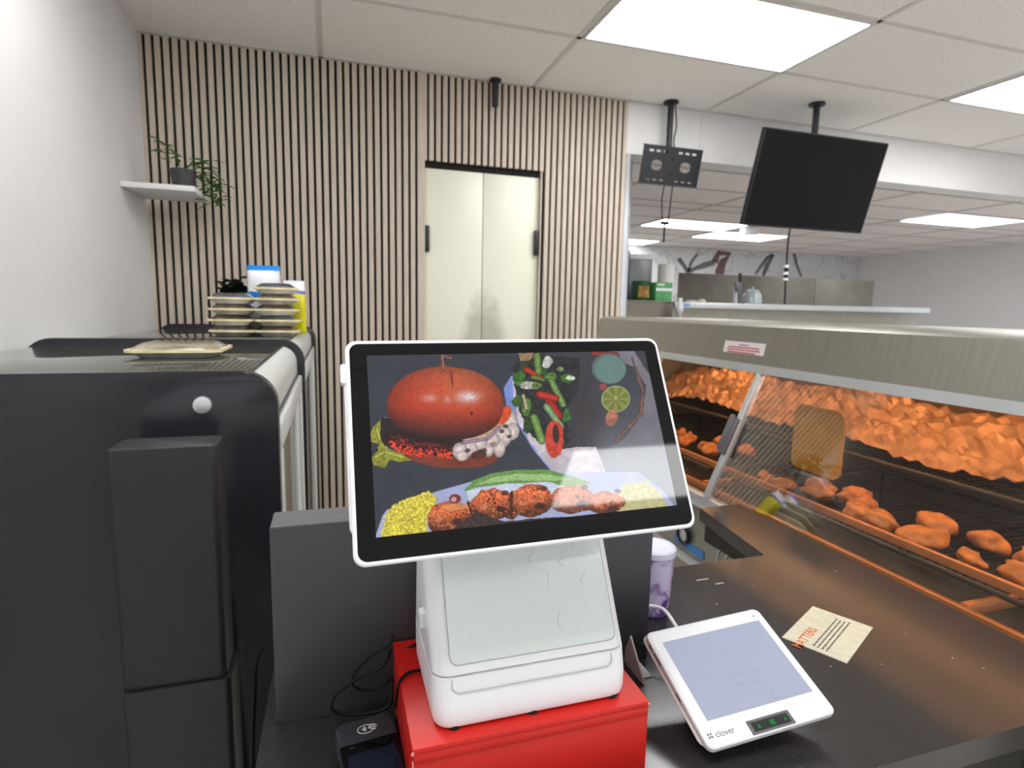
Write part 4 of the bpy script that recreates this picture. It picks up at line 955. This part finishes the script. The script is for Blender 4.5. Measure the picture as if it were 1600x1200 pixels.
# food in the warmer
chick = mat('fried chicken', rgb(196, 112, 44), .6, var=.35, scale=35, bump=.6)
def chicken(x, y, z, s, seed):
    b = BM(); rr = random.Random(seed); R = Matrix.Rotation(rr.uniform(0, 3), 4, 'Z') @ Matrix.Rotation(rr.uniform(-.3, .3), 4, 'X')
    blob(b, (x, y, z+s*.5), (s*1.0, s*.62, s*.5), seed, amp=.22, sub=3, M=R)
    return b
k = 0
for (x0, x1, y0, y1, z, n, s, grp, lab) in ((1.38, 1.58, 1.82, 2.6, .851, 14, .045, 'chicken pieces on the middle warmer shelf', 'piece of fried chicken on middle wire shelf of the warmer'),
                                            (1.36, 1.60, .5, 1.56, .851, 18, .05, 'chicken pieces on the near warmer shelf', 'piece of fried chicken on the near right wire shelf')):
    for i in range(n):
        b = chicken(x0+(x1-x0)*rnd.random(), y0+(y1-y0)*(i+.5)/n, z, s*rnd.uniform(.8, 1.1), 40+k); k += 1
        o = obj('fried_chicken', b, chick, smooth=True); tag(o, lab, 'fried chicken', grp)
# foil-lined tray
b = BM(); nx, ny = 14, 90
gv = []
for j in range(ny+1):
    for i in range(nx+1):
        x = 1.66+.27*i/nx; y = .42+2.3*j/ny; gv.append(b.verts.new((x, y, 1.0+.13*i/nx+rnd.uniform(-.011, .011)+.014*math.sin(y*9+i*.4))))
for j in range(ny):
    for i in range(nx): b.faces.new((gv[j*(nx+1)+i], gv[j*(nx+1)+i+1], gv[(j+1)*(nx+1)+i+1], gv[(j+1)*(nx+1)+i]))
o = obj('foil_sheet', b, foil, smooth=False); tag(o, 'crumpled foil glowing orange along the top warmer shelf', 'foil')
sd = o.modifiers.new('thick', 'SOLIDIFY'); sd.thickness = .002
b = BM(); slab(b, rrect(1.36, 1.56, .90, 1.12, .03), 1.50, 1.508, 'x')
tag(obj('price_card', b, mat('amber card', rgb(205, 140, 30), .5, var=.15, scale=16)), 'amber card standing upright inside the warmer at right', 'card')

# ================================================================== KITCHEN EQUIPMENT
stand_m = mat('white enamel shelf', rgb(200, 198, 192), .4, var=.05, scale=6)
KB = thing('prep_cabinet', 'low brown steel cabinet beyond the warmer with green tins on it', 'cabinet', (2.47, 4.3, 0))
bobj('body', steel2, (2.255, 2.70, 4.2, 4.65, 0.02, 1.495), KB, bev=.004); bobj('worktop', steel_m, (2.245, 2.71, 4.19, 4.66, 1.495, 1.503), KB, bev=.002)
SH = thing('steel_shelf_unit', 'long pale steel shelf counter behind the food warmer', 'counter', (4.2, 4.6, 0))
bobj('top', alu_m, (2.73, 5.6, 4.22, 4.75, 1.452, 1.4995), SH, bev=.004); bobj('body', steel_m, (2.76, 5.55, 4.30, 4.72, 0.02, 1.452), SH)
bobj('label_strip', mat('blue white label', rgb(120, 160, 210), .5, var=.4, scale=60), (2.76, 2.87, 4.216, 4.222, 1.462, 1.49), SH)
b = BM(); lathe(b, [(0, 0), (.022, 0), (.02, .05), (.028, .055), (.026, .11), (.018, .115), (.02, .16), (0, .16)], (2.71, 4.12, 1.37), 16)
tag(obj('shaker', b, white_m, smooth=True), 'white and steel shaker at corner of the low brown cabinet', 'shaker')
tag(bobj('shaker_stand', steel2, (2.66, 2.76, 4.05, 4.17, 0, 1.37)), 'narrow steel post under the white shaker', 'stand')
b = BM(); lathe(b, [(0, 0), (.078, 0), (.080, .004), (.080, .155), (.075, .160), (0, .160)], (2.45, 4.3, 1.503), 28)
tin_m = mat('dark green tin', rgb(24, 74, 40), .35, var=.25, scale=12); tn = tag(obj('tin', b, tin_m), 'round dark green tin with orange picture on the brown cabinet', 'tin')
b = BM()
for i in range(6):
    a0 = math.radians(225+i*12); a1 = math.radians(225+(i+1)*12)
    vs = [(2.45+.0815*math.cos(a), 4.3+.0815*math.sin(a), z) for a, z in ((a0, 1.53), (a1, 1.53), (a1, 1.62), (a0, 1.62))]; b.faces.new([b.verts.new(v) for v in vs])
obj('label', b, mat('orange green picture', rgb(150, 110, 40), .5, var=.6, scale=24), tn)
GB = tag(bobj('tea_box', mat('green carton', rgb(84, 160, 96), .45, var=.2, scale=18), (2.54, 2.695, 4.22, 4.36, 1.503, 1.655), bev=.002), 'light green carton with white band right of the green tin', 'box')
b = BM(); box(b, 2.542, 2.693, 4.2185, 4.221, 1.585, 1.608); box(b, 2.555, 2.62, 4.2185, 4.221, 1.63, 1.643); obj('white_band', b, white_m, GB)
b = BM(); lathe(b, [(0, 0), (.068, 0), (.07, .003), (.07, .325), (.02, .33), (.02, .326), (0, .326)], (2.80, 4.5, 1.50), 28)
rl = tag(obj('paper_roll', b, mat('paper towel', rgb(236, 234, 232), .85, var=.03, scale=20)), 'tall white paper towel roll standing right behind the green carton', 'paper roll')
CN = thing('storage_bin', 'tall translucent grey bin with white lid behind green tin', 'storage bin', (2.58, 4.59, 1.503))
bobj('bin', mat('grey translucent bin', rgb(150, 154, 158), .3, var=.12, scale=14), (2.465, 2.69, 4.54, 4.645, 1.503, 1.87), CN, bev=.012); bobj('lid', white_m, (2.455, 2.70, 4.53, 4.65, 1.862, 1.905), CN, bev=.012)
DC = thing('dark_dispenser', 'dark slim wall dispenser left of the translucent bin', 'dispenser', (2.41, 4.55, 1.503))
bobj('body', mat('grey dispenser', rgb(92, 90, 94), .4, var=.15, scale=14), (2.375, 2.445, 4.5, 4.6, 1.503, 1.93), DC, bev=.006)
# stainless backs of the cook line
for i, (x0, x1) in enumerate(((3.92, 4.76), (4.79, 5.9), (5.93, 6.9))):
    u = thing('cooking_unit', ('left', 'middle', 'right')[i]+' brown steel backed cooking unit beyond the pale shelf', 'cooking unit', ((x0+x1)/2, 6.3, 0))
    bobj('steel_back', steel2, (x0, x1, 6.0, 6.03, .9, 1.875), u, bev=.003); bobj('body', steel_m, (x0, x1, 6.03, 6.7, .02, 1.1), u, bev=.004)
b = BM(); box(b, 4.765, 4.785, 5.99, 6.03, .9, 1.9); tag(obj('divider_strip', b, blackpl), 'dark upright strip between the brown steel backs', 'strip')
# clear jug and dispenser on shelf
JG = thing('clear_jug', 'clear plastic jug with rounded lid on the pale steel shelf', 'jug', (3.58, 4.35, 1.497))
b = BM(); lathe(b, [(0, 0), (.075, 0), (.085, .01), (.078, .08), (.05, .125), (.012, .135), (.012, .155), (0, .155)], (3.60, 4.35, 1.497), 28); obj('body', b, mat('frosted clear plastic', rgb(176, 188, 194), .2, var=.1, scale=12), JG)
CD = thing('card_holder', 'grey leaning stand left of the clear jug', 'holder', (3.44, 4.33, 1.497))
b = BM(); box(b, -.03, .03, -.012, .012, 0, .19, M=Matrix.Translation((3.45, 4.33, 1.497)) @ Matrix.Rotation(math.radians(-8), 4, 'Y'), bev=.004); obj('panel', b, clip_m, CD)
b = BM(); box(b, -.045, -.03, -.012, .03, 0, .15, M=Matrix.Translation((3.45, 4.33, 1.497)), bev=.004); obj('back_rest', b, white_m, CD)
b = BM(); blob(b, (2.98, 4.36, 1.505), (.06, .05, .018), 4, sub=2); blob(b, (3.07, 4.35, 1.508), (.045, .04, .022), 6, sub=2)
tag(obj('cloth', b, mat('cream cloth', rgb(214, 208, 192), .8, var=.06, scale=20), smooth=True), 'crumpled cream cloth on the pale steel shelf', 'cloth')
tag(bobj('wall_sensor', white_m, (4.95, 5.15, 6.2, 6.3, 2.40, 2.494), bev=.01), 'white box fixed to kitchen ceiling beside the long light', 'ceiling box')
